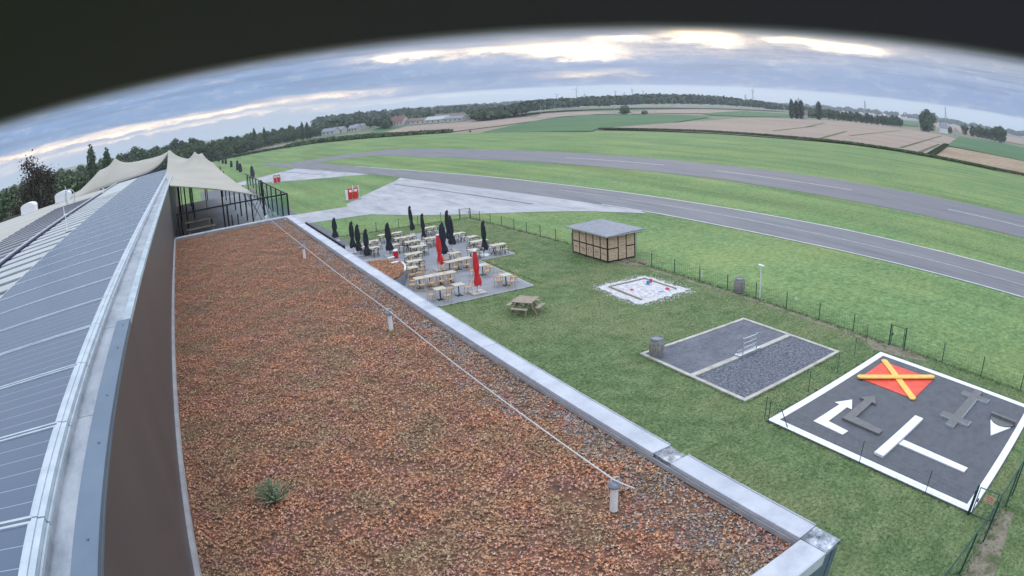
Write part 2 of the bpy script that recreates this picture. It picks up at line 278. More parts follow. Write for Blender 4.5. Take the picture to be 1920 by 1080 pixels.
# ------------------------------------------------------------------ mesh helpers
class MB:
    def __init__(s): s.v = []; s.f = []; s.m = []
    def add(s, vs, fs, mi=0):
        o = len(s.v); s.v += [tuple(v) for v in vs]; s.f += [tuple(i+o for i in f) for f in fs]; s.m += [mi]*len(fs); return s
    def box(s, x0, x1, y0, y1, z0, z1, mi=0):
        return s.add([(x0, y0, z0), (x1, y0, z0), (x1, y1, z0), (x0, y1, z0), (x0, y0, z1), (x1, y0, z1), (x1, y1, z1), (x0, y1, z1)],
                     [(3, 2, 1, 0), (4, 5, 6, 7), (0, 1, 5, 4), (1, 2, 6, 5), (2, 3, 7, 6), (3, 0, 4, 7)], mi)
    def obox(s, c, size, rz=0, mi=0, tilt=None):
        hx, hy, hz = (a/2 for a in size); mt = Matrix.Rotation(rz, 3, 'Z')
        if tilt: mt = mt @ Matrix.Rotation(tilt[0], 3, tilt[1])
        vs = [mt @ Vector(p) + Vector(c) for p in [(-hx, -hy, -hz), (hx, -hy, -hz), (hx, hy, -hz), (-hx, hy, -hz), (-hx, -hy, hz), (hx, -hy, hz), (hx, hy, hz), (-hx, hy, hz)]]
        return s.add(vs, [(3, 2, 1, 0), (4, 5, 6, 7), (0, 1, 5, 4), (1, 2, 6, 5), (2, 3, 7, 6), (3, 0, 4, 7)], mi)
    def prism(s, pts, z0, z1, mi=0):
        n = len(pts); vs = [(p[0], p[1], z0) for p in pts]+[(p[0], p[1], z1) for p in pts]
        ar = sum(pts[i][0]*pts[(i+1) % n][1]-pts[(i+1) % n][0]*pts[i][1] for i in range(n))
        if ar < 0: pts = pts[::-1]; vs = [(p[0], p[1], z0) for p in pts]+[(p[0], p[1], z1) for p in pts]
        return s.add(vs, [tuple(range(n))[::-1], tuple(range(n, 2*n))]+[(i, (i+1) % n, n+(i+1) % n, n+i) for i in range(n)], mi)
    def tube(s, pts, r, n=8, mi=0, cap=True):
        pts = [Vector(p) for p in pts]; rs = r if isinstance(r, (list, tuple)) else [r]*len(pts); vs = []
        for i, p in enumerate(pts):
            d = (pts[min(i+1, len(pts)-1)]-pts[max(i-1, 0)]).normalized()
            a = d.orthogonal().normalized() if i == 0 else (a-d*a.dot(d)).normalized()
            b = d.cross(a)
            vs += [p+(a*math.cos(2*PI*k/n)+b*math.sin(2*PI*k/n))*rs[i] for k in range(n)]
        fs = [(i*n+k, i*n+(k+1) % n, (i+1)*n+(k+1) % n, (i+1)*n+k) for i in range(len(pts)-1) for k in range(n)]
        if cap: fs += [tuple(range(n))[::-1], tuple(range((len(pts)-1)*n, len(pts)*n))]
        return s.add(vs, fs, mi)
    def lathe(s, prof, c=(0, 0, 0), n=16, mi=0, wob=0, squash=1, cap0=True):
        vs = []
        for j, (r, z) in enumerate(prof):
            for k in range(n):
                a = 2*PI*k/n; rr = r*(1+(wob*math.sin(k*PI*2/n*(n//3)+j*.7) if wob else 0)); vs.append((c[0]+rr*math.cos(a), c[1]+rr*math.sin(a)*squash, c[2]+z))
        fs = [(i*n+k, i*n+(k+1) % n, (i+1)*n+(k+1) % n, (i+1)*n+k) for i in range(len(prof)-1) for k in range(n)]
        if cap0 and prof[0][0] > 1e-6: fs.append(tuple(range(n))[::-1])
        if prof[-1][0] > 1e-6: fs.append(tuple(range((len(prof)-1)*n, len(prof)*n)))
        return s.add(vs, fs, mi)
def tag(o, label=None, cat=None, group=None, kind=None):
    if label: o['label'] = label
    if cat: o['category'] = cat
    if group: o['group'] = group
    if kind: o['kind'] = kind
    return o
def build(name, mb, mats, parent=None, smooth=False, bevel=0, local=False):
    """link the collected faces as one object; world coordinates unless local (then relative to the parent)"""
    me = bpy.data.meshes.new(name)
    v = mb.v
    if parent is not None and not local:
        wl = parent_loc(parent); v = [(a-wl[0], b-wl[1], c-wl[2]) for a, b, c in v]; off = (0, 0, 0)
    elif parent is None and not local:
        xs = [p[0] for p in v]; ys = [p[1] for p in v]; zs = [p[2] for p in v]; off = ((min(xs)+max(xs))/2, (min(ys)+max(ys))/2, min(zs))
        v = [(a-off[0], b-off[1], c-off[2]) for a, b, c in v]
    else: off = (0, 0, 0)
    me.from_pydata(v, [], mb.f)
    for m in (mats if isinstance(mats, (list, tuple)) else [mats]): me.materials.append(MT[m])
    me.polygons.foreach_set('material_index', mb.m)
    if smooth: me.polygons.foreach_set('use_smooth', [True]*len(mb.f))
    me.update(); o = bpy.data.objects.new(name, me); C.objects.link(o); o.location = off
    if parent is not None: o.parent = parent; o.location = (0, 0, 0)
    if bevel:
        b = o.modifiers.new('bevel', 'BEVEL'); b.width = bevel; b.segments = 2; b.limit_method = 'ANGLE'
    return o
def parent_loc(p):
    l = Vector(p.location)
    while p.parent is not None: p = p.parent; l += Vector(p.location)
    return l
def thing(name, label, cat, loc=(0, 0, 0), group=None, rz=0):
    o = bpy.data.objects.new(name, None); C.objects.link(o); o.empty_display_size = .2; o.location = loc; o.rotation_euler = (0, 0, rz)
    return tag(o, label, cat, group)
def dup(root, loc=None, rz=None, label=None, group=None, scale=None):
    r = root.copy(); C.objects.link(r)
    if loc is not None: r.location = loc
    if rz is not None: r.rotation_euler = (0, 0, rz)
    if scale is not None: r.scale = scale
    if label: r['label'] = label
    if group: r['group'] = group
    for ch in list(root.children):
        c = ch.copy(); C.objects.link(c); c.parent = r
        for g in list(ch.children):
            d = g.copy(); C.objects.link(d); d.parent = c
    return r
def struct(name, mb, m, smooth=False): return tag(build(name, mb, m, smooth=smooth), kind='structure')
def soup(name, verts, nper, mats, rnd=None, parent=None, local=False, loc=(0, 0, 0)):
    """many separate small faces (nper corners each) from an (N*nper,3) array, with a random value per face"""
    n = len(verts)//nper; me = bpy.data.meshes.new(name); me.vertices.add(len(verts)); me.vertices.foreach_set('co', np.asarray(verts, np.float32).ravel())
    me.loops.add(n*nper); me.loops.foreach_set('vertex_index', np.arange(n*nper, dtype=np.int32))
    me.polygons.add(n); me.polygons.foreach_set('loop_start', np.arange(0, n*nper, nper, dtype=np.int32))
    me.update(calc_edges=True)
    if rnd is None: rnd = rng.random(n)
    at = me.attributes.new('rnd', 'FLOAT', 'FACE'); at.data.foreach_set('value', np.asarray(rnd, np.float32))
    for m in (mats if isinstance(mats, (list, tuple)) else [mats]): me.materials.append(MT[m])
    o = bpy.data.objects.new(name, me); C.objects.link(o); o.location = loc
    if parent is not None: o.parent = parent
    return o

# ------------------------------------------------------------------ ground, fields, runways
def disc(r, n, z):
    mb = MB(); vs = [(0, 0, z)]
    rr = [60, 200, 600, 1500, r]
    for q in rr: vs += [(q*math.cos(2*PI*k/n), q*math.sin(2*PI*k/n), z) for k in range(n)]
    fs = [(0, 1+k, 1+(k+1) % n) for k in range(n)]
    for j in range(len(rr)-1): fs += [(1+j*n+k, 1+j*n+(k+1) % n, 1+(j+1)*n+(k+1) % n, 1+(j+1)*n+k) for k in range(n)][::1]
    fs = [fs[i] if i < n else (fs[i][0], fs[i][3], fs[i][2], fs[i][1]) for i in range(len(fs))]
    return mb.add(vs, fs)
struct('ground', disc(3200, 96, -.30), 'land')
def sheet(name, pts, z, m):
    n = len(pts); ar = sum(pts[i][0]*pts[(i+1) % n][1]-pts[(i+1) % n][0]*pts[i][1] for i in range(n))
    if ar < 0: pts = pts[::-1]
    return struct(name, MB().add([(x, y, z) for x, y in pts], [tuple(range(n))]), m)
sheet('airfield_grass', [(-260, -120), (185, -120), (187, 37), (185, 51), (189, 74), (191, 87), (191, 107), (178, 136), (171, 161), (158, 181), (145, 198), (136, 222), (126, 249), (117, 286), (97, 320), (74, 357), (54, 352), (29, 349), (10, 335), (-60, 330), (-260, 330)], -.02, 'field')
sheet('lawn', [(3, -6), (30.1, -6), (30.1, 33), (29.4, 61.8), (14, 64.5), (3, 64.5)], 0, 'lawn')
sheet('wheat_field', [(194, 88), (194, 109), (181, 138), (174, 164), (165, 190), (161, 212), (275, 259), (383, 313), (487, 319), (557, 297), (549, 218), (461, 156), (192, 75)], .1, 'tan')
sheet('stubble_field', [(190, 75), (292, 105), (285, 57), (215, -20), (182, 37)], .06, 'tan2')
sheet('beet_field', [(461, 156), (556, 184), (579, 116), (400, 20), (287, 58), (301, 108)], .08, 'beet')
sheet('maize_field', [(215, 349), (322, 438), (349, 387), (374, 351), (343, 317), (222, 235), (161, 213), (149, 199), (136, 222), (126, 249)], .05, 'beet')
sheet('pale_field', [(102, 330), (126, 385), (174, 468), (219, 458), (247, 485), (279, 452), (292, 425), (215, 349), (169, 310), (127, 285), (112, 300)], .03, 'tan')
sheet('green_strip_field', [(97, 345), (120, 392), (160, 500), (180, 500), (174, 468), (126, 385), (103, 332)], .04, 'beet')
sheet('hay_meadow', [(18, 342), (54, 353), (74, 358), (97, 330), (119, 389), (109, 418), (93, 430), (74, 400), (48, 362), (23, 356)], .02, 'hay')
sheet('far_wheat_field', [(372, 586), (399, 526), (355, 443), (349, 414), (337, 442), (277, 410), (243, 394)], .12, 'tan')
sheet('far_pale_field', [(488, 550), (653, 616), (672, 559), (434, 410), (349, 413)], .16, 'tan')
sheet('far_meadow', [(672, 559), (670, 474), (536, 365), (411, 336), (395, 365), (434, 410)], .14, 'beet')
sheet('far_field_strip', [(3003, 1900), (3000, 1400), (2600, 805), (1433, 288), (722, 145), (706, 218), (1123, 495), (1630, 869)], .25, 'tan')
sheet('far_green_rise', [(1423, 660), (1861, 762), (744, 310), (682, 317)], .4, 'beet')
sheet('far_tan_block', [(1535, 986), (1748, 1073), (640, 394), (602, 388)], .35, 'tan')
# tramlines in the wheat
tl = MB()
for a, b in (((223, 167), (327, 211)), ((252, 143), (454, 206)), ((213, 97), (469, 173)), ((205, 130), (300, 172)), ((300, 200), (420, 262)), ((205, 85), (300, 112))):
    d = (Vector(b)-Vector(a)).normalized(); q = Vector((-d.y, d.x))*.9
    tl.add([(a[0]-q.x, a[1]-q.y, .14), (b[0]-q.x, b[1]-q.y, .14), (b[0]+q.x, b[1]+q.y, .14), (a[0]+q.x, a[1]+q.y, .14)], [(0, 1, 2, 3)])
struct('tramline_track', tl, 'verge')

# taxiway: near x=f(y) and far x=f(y)
L2 = [(28.5, 232), (29.7, 198.7), (31.5, 174.7), (35.2, 145), (38.3, 124), (39.8, 108), (41.2, 86.8), (43.4, 67.2), (44.4, 58.5), (45.2, 49.1), (45.7, 40.2), (46.2, 32.6), (46.6, 28), (47.1, 21.5), (47.45, 15), (47.75, 8.5), (48.1, -2), (48.8, -30), (49.3, -90)]
L1 = [(29.9, 232), (35, 199), (39.5, 183.3), (42.3, 150), (46.0, 118), (49.3, 94.3), (50.7, 82), (52, 68.9), (53.2, 57.8), (54.1, 47.8), (54.9, 39), (55.4, 33.6), (55.8, 25.7), (56.1, 18), (56.35, 10.5), (56.8, -2), (57.5, -30), (58, -90)]
def ribbon(A, B, z, yc=None):
    ys = sorted(set([p[1] for p in A]+[p[1] for p in B])); fa = lambda P, y: np.interp(y, [p[1] for p in P][::-1], [p[0] for p in P][::-1])
    vs = []; fs = []
    for i, y in enumerate(ys):
        vs += [(fa(A, y), y, z), (fa(B, y), y, z)]
        if i: fs.append((2*i-2, 2*i-1, 2*i+1, 2*i))
    return MB().add(vs, fs)
struct('taxiway_road', ribbon(L2, L1, .012), 'asph')
L4 = [(57.8, 178.3), (60.7, 149.6), (65, 122), (68, 103.4), (69.7, 92), (71.5, 77), (72.9, 64.7), (73.5, 52.6), (73.8, 44.5), (74, 34), (74.4, 24.3), (75.2, 14.6), (76, 0), (78, -90)]
L3 = [(71.8, 190.6), (73.6, 181), (79.2, 150.8), (83.6, 127.6), (85.6, 112.8), (88, 94.7), (90, 79.3), (91.9, 65.5), (92.8, 56.6), (93.6, 43.5), (94.2, 31), (95.2, 18.8), (96.2, 0), (98, -90)]
struct('runway_road', ribbon([(56, 190.6)]+L4, L3, .012), 'asph2')
sheet('link_road', [(36, 203), (44.8, 203.5), (56.3, 205), (66, 199.5), (71.8, 190.7), (57.8, 178.4), (51.7, 184.5), (44.5, 185.1), (39.5, 183.3), (34.5, 196)], .016, 'asph')
def strip(name, P, w, z, m):
    mb = MB(); vs = []; fs = []
    for i, (x, y) in enumerate(P):
        d = (Vector(P[min(i+1, len(P)-1)])-Vector(P[max(i-1, 0)])).normalized(); q = Vector((-d.y, d.x))*w/2
        vs += [(x-q.x, y-q.y, z), (x+q.x, y+q.y, z)]
        if i: fs.append((2*i-2, 2*i, 2*i+1, 2*i-1))
    return struct(name, mb.add(vs, fs), m)
strip('road_edge_line', [(p[0]-.15, p[1]) for p in L1[3:]], .30, .018, 'edge')
strip('road_edge_line', [(p[0]+.15, p[1]) for p in L2[8:]], .26, .018, 'edge')
strip('road_centre_line', [(47.7, 72), (48.8, 62), (50.0, 49), (50.6, 38), (51.0, 30), (51.5, 18), (51.9, 6)], .14, .018, 'line')
for a, b in (((81.4, 74), (83.7, 47)), ((83.9, 29.6), (84.7, 10)), ((76.5, 112), (80.2, 86))):
    strip('runway_centre_line', [a, b], .3, .02, 'edge')
sheet('concrete_apron', [(39.3, 110.2), (41.2, 86.8), (43.4, 67.2), (44.9, 52), (44.5, 50.6), (40.5, 55.9), (36.1, 59.7), (30.5, 63.8), (25.8, 68.6), (22.3, 74.3), (15.4, 75.5), (12, 76), (12, 85), (15, 84.8), (21.9, 83.9), (22.7, 86.7), (26.8, 92.6), (33, 101), (37.6, 107.2)], .008, 'conc')
strip('drain_channel', [(35, 101.5), (38.9, 64.3)], .35, .02, 'path')
sheet('concrete_apron', [(31.6, 174.5), (38, 125), (31, 130.4), (24.8, 136.2), (17.7, 146.6), (12, 149.7), (12, 158), (19, 163)], .008, 'conc')
strip('drain_channel', [(26.8, 172.4), (31.8, 137)], .35, .02, 'path')
sheet('building_path', [(3, 58.3), (15.3, 58.3), (15.6, 69), (15.3, 75), (15.1, 84.8), (15.3, 95), (12, 150), (3, 150)], .006, 'path')
sheet('terrace', [(3.9, 35.33), (14.42, 35.33), (21.1, 35.4), (21.6, 44.1), (24.8, 44.1), (24.8, 58.1), (3.9, 58.1)], .03, 'pave')
ed = MB(); tp = [(14.42, 35.33), (21.1, 35.4), (21.6, 44.1), (24.8, 44.1), (24.8, 58.1)]
for a, b in zip(tp, tp[1:]):
    d = (Vector(b)-Vector(a)).normalized(); q = Vector((d.y, -d.x))*.10; ed.prism([(a[0], a[1]), (b[0], b[1]), (b[0]+q.x, b[1]+q.y), (a[0]+q.x, a[1]+q.y)], -.05, .034)
tag(build('terrace_kerb', ed, 'kerb'), kind='structure')
sheet('soil_strip', [(29.55, 33.2), (29.9, 33.6), (30.12, 24), (29.9, 14.5), (29.5, 10), (28.9, 14.2), (29.45, 15.2), (29.72, 24)], .004, 'dirt')
sheet('soil_strip', [(28.6, 13.9), (29.9, 14.6), (30.2, 12.2), (29.5, 10.4), (28.9, 12)], .008, 'dirt')
sheet('soil_strip', [(28.75, 36.6), (31.3, 36.2), (31.2, 35.2), (30.2, 34.2), (29.2, 35.4)], .006, 'dirt')
sheet('soil_strip', [(29.15, 61.3), (29.5, 57), (29.55, 50), (29.85, 46), (29.65, 46), (29.3, 50), (29.25, 57), (28.8, 61.5)], .004, 'dirt')
sheet('soil_strip', [(14.7, 1.9), (19.3, 2.4), (19.5, 1.5), (14.7, .7)], .004, 'dirt')

# ------------------------------------------------------------------ club building with the sedum roof
bld = thing('clubhouse', 'flat roofed clubhouse with wide pale sheet coping around its planted roof', 'building', (1.5, 12, 0))
build('wall', MB().box(-.70, 3.62, 1.85, 22.4, 0, 8.50), 'wall2', bld)
build('roof', MB().box(-.72, 3.50, 1.95, 22.2, 8.504, 8.74), 'substrate', bld)
fas = MB(); fas.box(3.623, 3.70, 1.70, 22.47, 8.35, 8.80).box(-.7, 3.62, 1.705, 1.847, 8.35, 8.80)
build('fascia', fas, 'capn', bld)
up = MB().box(3.505, 3.60, 1.95, 22.2, 8.745, 8.795).box(-.7, 3.45, 1.86, 1.94, 8.745, 8.795).box(-.7, 3.45, 22.21, 22.39, 8.745, 8.795)
build('upstand', up, 'kerb', bld)
def cop(y0, y1): build('coping', MB().box(3.515, 3.735, y0+.004, y1-.004, 8.80, 8.845).box(3.735, 3.748, y0+.004, y1-.004, 8.74, 8.853), 'coping', bld, bevel=.006)
for y0, y1 in ((1.99, 3.60), (3.84, 7.28), (7.28, 10.99), (10.99, 14.42), (14.42, 18.2), (18.2, 22.18)): cop(y0, y1)
build('coping', MB().box(3.52, 3.728, 3.604, 3.836, 8.80, 8.838), 'bitumen', bld)
build('coping', MB().box(3.515, 3.732, 1.705, 1.986, 8.80, 8.840), 'bitumen', bld)
for x0, x1 in ((-.69, 1.6), (1.6, 3.511)): build('coping', MB().box(x0+.004, x1-.004, 1.71, 1.98, 8.80, 8.845).box(x0+.004, x1-.004, 1.694, 1.709, 8.72, 8.853), 'coping', bld, bevel=.006)
build('coping', MB().box(-.69, 3.74, 22.2, 22.46, 8.80, 8.845), 'coping', bld, bevel=.006)
build('kerb', MB().box(-.721, -.675, 1.99, 22.19, 8.742, 8.835), 'kerb', bld)
lead = MB()
for k in range(14): lead.box(3.80, 4.42, 17.9+k*.40, 18.06+k*.40, 8.29, 8.32)
lead.box(3.76, 3.80, 17.8, 23.4, 8.25, 8.33).box(4.42, 4.47, 17.8, 23.4, 8.25, 8.36)
for y in (17.82, 20.6, 23.3): lead.tube([(4.44, y, 8.3), (3.65, y, 7.5)], .02, 6).tube([(3.65, y, 8.27), (4.44, y, 8.27)], .02, 6)
build('walkway', lead, ['black'], bld)
sb = MB()
for (x, y) in [(random.uniform(-.6, 3.4), random.uniform(2, 22)) for _ in range(1)]: pass
# sedum carpet
def rosettes(n, xf, yf, zf, size, seed):
    g = np.random.default_rng(seed); x = xf(g, n); y = yf(g, n); s = size(g, n); k = 5
    V = np.zeros((n, k, 3, 3)); a0 = g.random(n)*6.28
    for j in range(k):
        a = a0+j*2*PI/k+g.normal(0, .25, n); up_ = g.uniform(.15, 1.1, n); ca, sa = np.cos(a), np.sin(a); w = g.uniform(.35, .6, n)
        zz = zf(x, y)
        V[:, j, 0] = np.stack([x-sa*w*s*.6, y+ca*w*s*.6, zz+s*.15], 1)
        V[:, j, 1] = np.stack([x+sa*w*s*.6, y-ca*w*s*.6, zz+s*.15], 1)
        V[:, j, 2] = np.stack([x+ca*s, y+sa*s, zz+s*up_], 1)
    base = np.repeat(g.random(n), k); r = np.clip(base*.8+g.random(n*k)*.45-.12, 0, 1)
    return V.reshape(-1, 3), r
def y_of(n): return 0.0
def bumpz(x, y): return 8.742+.010*(np.sin(x*9+np.sin(y*5))*np.cos(y*7.3+x*2)+1)
def xs_(g, n):
    return g.uniform(-.66, 3.49, n)
NS = 170000
def ysd(g, n): return 2.0+20.15*g.random(n)**1.25
V, r_ = rosettes(NS, xs_, ysd, bumpz, lambda g, n: g.uniform(.009, .021, n), 3)
ctr = V.reshape(-1, 5, 3, 3)[:, :, :2].mean((1, 2)); cx, cy = ctr[:, 0], ctr[:, 1]
edge = 3.02+.22*np.sin(cy*1.7)+.12*np.sin(cy*5.1+1)+.10*np.sin(cy*11.3)
bare = np.sin(cx*2.3+1+np.sin(cy*3.7))*np.sin(cy*1.3+np.cos(cx*4.1)*1.2) < -.86
keep = (cx < edge) | (rng.random(NS) < np.where(cy < 4.5, .6, .5)); mound = np.clip(np.sin(cx*3.1+np.sin(cy*1.9)*1.5)*np.sin(cy*2.7+np.cos(cx*2.3)*1.4)-.15, 0, 1)*.035; V[:, 2] += np.repeat(mound, 15)
keep &= ~((cx > 1.6) & (cy < 3.6) & (rng.random(NS) < .35))
keep &= ~(bare & (rng.random(NS) < .55)); kk = np.repeat(keep, 15); V = V[kk]; r_ = r_[np.repeat(keep, 5)]
tag(soup('sedum_cover', V, 3, 'sedum', r_), 'rust and brown sedum carpet growing over the flat roof', 'ground cover', kind='stuff')
def pebbles(name, x, y, z, s, label):
    n = len(x); o = np.array([[1, 0, 0], [0, 1, 0], [-1, 0, 0], [0, -1, 0], [0, 0, .7], [0, 0, -.7]]); F = [(0, 1, 4), (1, 2, 4), (2, 3, 4), (3, 0, 4)]
    a = rng.random(n)*6.28; q = rng.uniform(.6, 1.3, n); V = []
    for f in F:
        for i in f:
            px, py = o[i][0]*s*q, o[i][1]*s; V.append(np.stack([x+px*np.cos(a)-py*np.sin(a), y+px*np.sin(a)+py*np.cos(a), z+o[i][2]*s], 1))
    V = np.stack(V, 1).reshape(-1, 3)
    return tag(soup(name, V, 3, 'pebble', np.repeat(rng.random(n), 4)), label, 'gravel', kind='stuff')
n = 15000; y = 2.0+20.1*rng.random(n)**1.3; edge = 3.0+.22*np.sin(y*1.7)+.12*np.sin(y*5.1+1)+.10*np.sin(y*11.3)
x = np.where(rng.random(n) < .8, edge+(3.49-edge)*rng.random(n), rng.uniform(1.0, 3.45, n))
pebbles('roof_gravel', x, y, 8.75+np.zeros(n), rng.uniform(.006, .015, n), 'loose grey gravel strip showing along the inside of the coping')
# weed clump on the roof
def clump(name, c, rad, h, n, m, s, label, cat, seed=1):
    g = np.random.default_rng(seed); a = g.random(n)*6.28; rr = rad*np.sqrt(g.random(n)); zz = h*g.random(n)*(1-rr/rad*.7)
    P0 = np.stack([rr*np.cos(a), rr*np.sin(a), zz], 1)
    return P0, s
wd = thing('green_weed', 'small feathery green weed growing out of the sedum near the grey kerb', 'plant', (.20, 5.10, 8.745))
g = np.random.default_rng(5); n = 3600; st = g.random((64, 2))*[6.28, 1]; idx = g.integers(0, 64, n); tt = g.random(n)**.7
aa = st[idx, 0]; ln = .02+.22*st[idx, 1]; cxx = np.cos(aa)*ln*tt; cyy = np.sin(aa)*ln*tt; czz = .02+(.26-.16*st[idx, 1])*tt
d = g.normal(size=(n, 2, 3)); d /= np.linalg.norm(d, axis=2, keepdims=True); d *= .016
ct = np.stack([cxx, cyy, czz], 1); V = np.stack([ct-d[:, 0]*.5, ct+d[:, 1]*.45, ct+d[:, 0]], 1).reshape(-1, 3)
soup('leaf_spray', V, 3, 'weed', parent=wd)
stm = MB()
for a_, l_ in st[:40]: stm.tube([(0, 0, 0), (math.cos(a_)*(.01+.11*l_), math.sin(a_)*(.01+.11*l_), .13-.08*l_), (math.cos(a_)*(.02+.22*l_), math.sin(a_)*(.02+.22*l_), .28-.16*l_)], [.003, .002, .001], 4)
build('stem', stm, 'leafA', wd, local=True)
# lifeline anchors and the wire between them
anc = [(2.75, 3.45), (2.82, 8.97), (2.76, 15.25), (2.80, 22.33)]
alab = ['white anchor post with a dark cap, nearest to the coping corner at roof end', 'white anchor post with dark cap halfway along the lifeline on the sedum', 'small white anchor post on the sedum towards the far roof end', 'short white anchor fixed on the coping below the balustrade']
for (x, y), lb in zip(anc, alab):
    z0 = 8.745 if y < 22 else 8.847; h = .285 if y < 22 else .14
    t = thing('anchor_post', lb, 'anchor post', (x, y, z0), 'lifeline anchors on the flat roof')
    build('post', MB().lathe([(.036, 0), (.034, h-.03)], (x, y, z0), 14), 'whitep', t, smooth=False)
    build('cap', MB().lathe([(.058, 0), (.062, .015), (.05, .035), (.02, .045)], (x, y, z0+h-.03), 14), 'slate' if y < 22 else 'whitep', t)
    if y < 22: build('eye_ring', MB().tube([(x+.05*math.cos(a), y, z0+h+.03+.03*math.sin(a)) for a in np.linspace(0, 2*PI, 11)], .007, 5), 'steel', t)
wp = []
zt = [9.055, 9.055, 9.055, 9.0]
for i in range(3):
    for k in range(12):
        u = k/12; wp.append((anc[i][0]+(anc[i+1][0]-anc[i][0])*u, anc[i][1]+(anc[i+1][1]-anc[i][1])*u, zt[i]+(zt[i+1]-zt[i])*u-.015*math.sin(PI*u)))
wp.append((anc[3][0], anc[3][1], zt[3])); wp.insert(0, (2.80, 3.25, 9.055))
tag(build('safety_wire', MB().tube(wp, .0075, 6), 'steel'), 'thin steel lifeline wire strung over the sedum between white posts', 'wire')

# ------------------------------------------------------------------ hall with solar roof
hall = thing('hall', 'large hall with solar panels on a low pitched metal roof', 'building', (-5, 20, 0))
ZR = lambda x: 10.65-.061*(-1.06-x)           # roof plane behind the rail
build('wall', MB().box(-.80, -.7225, -4, 43, 0, 10.598).box(-15, -.81, 42.9, 43, 0, 10.0), 'wall', hall)
fl = MB().box(-.855, -.72, -4, 5.35, 10.625, 10.662).box(-.735, -.72, -4, 5.35, 10.600, 10.624)
rvn, rvf = MB(), MB()
for k in range(46):
    yy = -.2+k*.78+.1*math.sin(k*3.3)
    (fl if yy < 5.3 else rvf).lathe([(.009, 0), (.007, .006), (0, .007)], (-.765 if yy > 5.3 else -.775, yy, 10.656 if yy > 5.36 else 10.663), 8)
build('flashing', fl, 'capn', hall, bevel=.003)
build('flashing', rvf.box(-.80, -.72, 5.354, 41.5, 10.625, 10.655).box(-.735, -.721, 5.354, 41.5, 10.600, 10.624), 'capf', hall, bevel=.003)
gu = MB()
y = -4.0
while y < 41:
    gu.box(-1.0, -.858 if y < 5.2 else -.804, y+.004, min(y+1.87, 41.4)-.004, 10.60, 10.618); y += 1.87
gu.box(-1.0, -.992, -4, 41.4, 10.618, 10.65)
build('gutter', gu, 'zinc', hall)
rl = MB()
for k in range(-4, 40):
    a, b = 2.26+k*1.0, 3.26+k*1.0
    rl.box(-1.052, -1.012, a+.006, b-.006, 10.655, 10.700).box(-1.010, -.996, a+.006, b-.006, 10.652, 10.672).box(-1.085, -1.053, a+.006, b-.006, 10.672, 10.706)
build('rail', rl, 'alu', hall)
rs = MB()
def slab(x0, x1, y0, y1, dz0, dz1, mi=0):
    rs.add([(x0, y0, ZR(x0)+dz0), (x1, y0, ZR(x1)+dz0), (x1, y1, ZR(x1)+dz0), (x0, y1, ZR(x0)+dz0), (x0, y0, ZR(x0)+dz1), (x1, y0, ZR(x1)+dz1), (x1, y1, ZR(x1)+dz1), (x0, y1, ZR(x0)+dz1)],
           [(3, 2, 1, 0), (4, 5, 6, 7), (0, 1, 5, 4), (1, 2, 6, 5), (2, 3, 7, 6), (3, 0, 4, 7)], mi)
slab(-4.90, -1.0, -4, 41, -.14, -.06, 0)
y = -3.9
while y < 29:                                   # pale standing sheets with dark gaps
    slab(-4.86, -3.32, y, y+.62, -.056, .0, 1); slab(-4.86, -3.32, y+.63, y+.94, -.056, -.03, 2); y += .95
slab(-4.86, -3.32, y, 41, -.056, .0, 1)
build('roof', rs, ['sheet', 'sheetl', 'sheetd'], hall)
# one module, then copies
pvb = MB()
x0, x1 = -2.17, 0.0; s = .061
def pbox(xa, xb, ya, yb, za, zb, mi):
    pvb.add([(xa, ya, xa*s+za), (xb, ya, xb*s+za), (xb, yb, xb*s+za), (xa, yb, xa*s+za), (xa, ya, xa*s+zb), (xb, ya, xb*s+zb), (xb, yb, xb*s+zb), (xa, yb, xa*s+zb)],
            [(3, 2, 1, 0), (4, 5, 6, 7), (0, 1, 5, 4), (1, 2, 6, 5), (2, 3, 7, 6), (3, 0, 4, 7)], mi)
pbox(x0+.02, x1-.02, .028, .962, .0, .030, 0)
for a in ((x0, x1, .008, .027), (x0, x1, .963, .982)): pbox(a[0], a[1], a[2], a[3], -.01, .036, 1)
pbox(x0, x0+.019, .028, .962, -.01, .036, 1); pbox(x1-.019, x1, .028, .962, -.01, .036, 1)
first = None
for k in range(-4, 38):
    if first is None:
        first = build('solar_panel', pvb, ['pv', 'alu'], hall, local=True)
        o = first
    else:
        o = first.copy(); C.objects.link(o)
    o.location = (-1.09+5, 2.27+k*1.0-20, 10.66)
# black ridge step, second roof part
rd = MB().box(-4.99, -4.90, -4, 33, 10.26, 10.47)
build('ridge_trim', rd, 'navy', hall)
build('ridge_trim', MB().box(-5.10, -4.995, -4, 42, 10.26, 10.475), 'sheetl', hall)
Z2 = lambda x: 10.35-.05*(-4.95-x)
r2 = MB()
def slab2(x0, x1, y0, y1, dz0, dz1, mi=0):
    r2.add([(x0, y0, Z2(x0)+dz0), (x1, y0, Z2(x1)+dz0), (x1, y1, Z2(x1)+dz0), (x0, y1, Z2(x0)+dz0), (x0, y0, Z2(x0)+dz1), (x1, y0, Z2(x1)+dz1), (x1, y1, Z2(x1)+dz1), (x0, y1, Z2(x0)+dz1)],
           [(3, 2, 1, 0), (4, 5, 6, 7), (0, 1, 5, 4), (1, 2, 6, 5), (2, 3, 7, 6), (3, 0, 4, 7)], mi)
slab2(-15.5, -5.11, -4, 43, -.12, -.04, 0)
y = 8.0
while y < 33: slab2(-7.96, -5.14, y, y+.50, -.036, .03, 2); slab2(-7.96, -5.14, y+.52, y+.93, -.036, .012, 1); y += .95
build('roof', r2, ['sheet', 'sheetl', 'sheetd'], hall)
build('ridge_trim', MB().box(-6.3, -1.0, 41.42, 41.56, 10.22, 10.34).tube([(-1.1, 41.5, 10.72), (-6.2, 41.5, 10.24)], .09, 8), 'navy', hall)
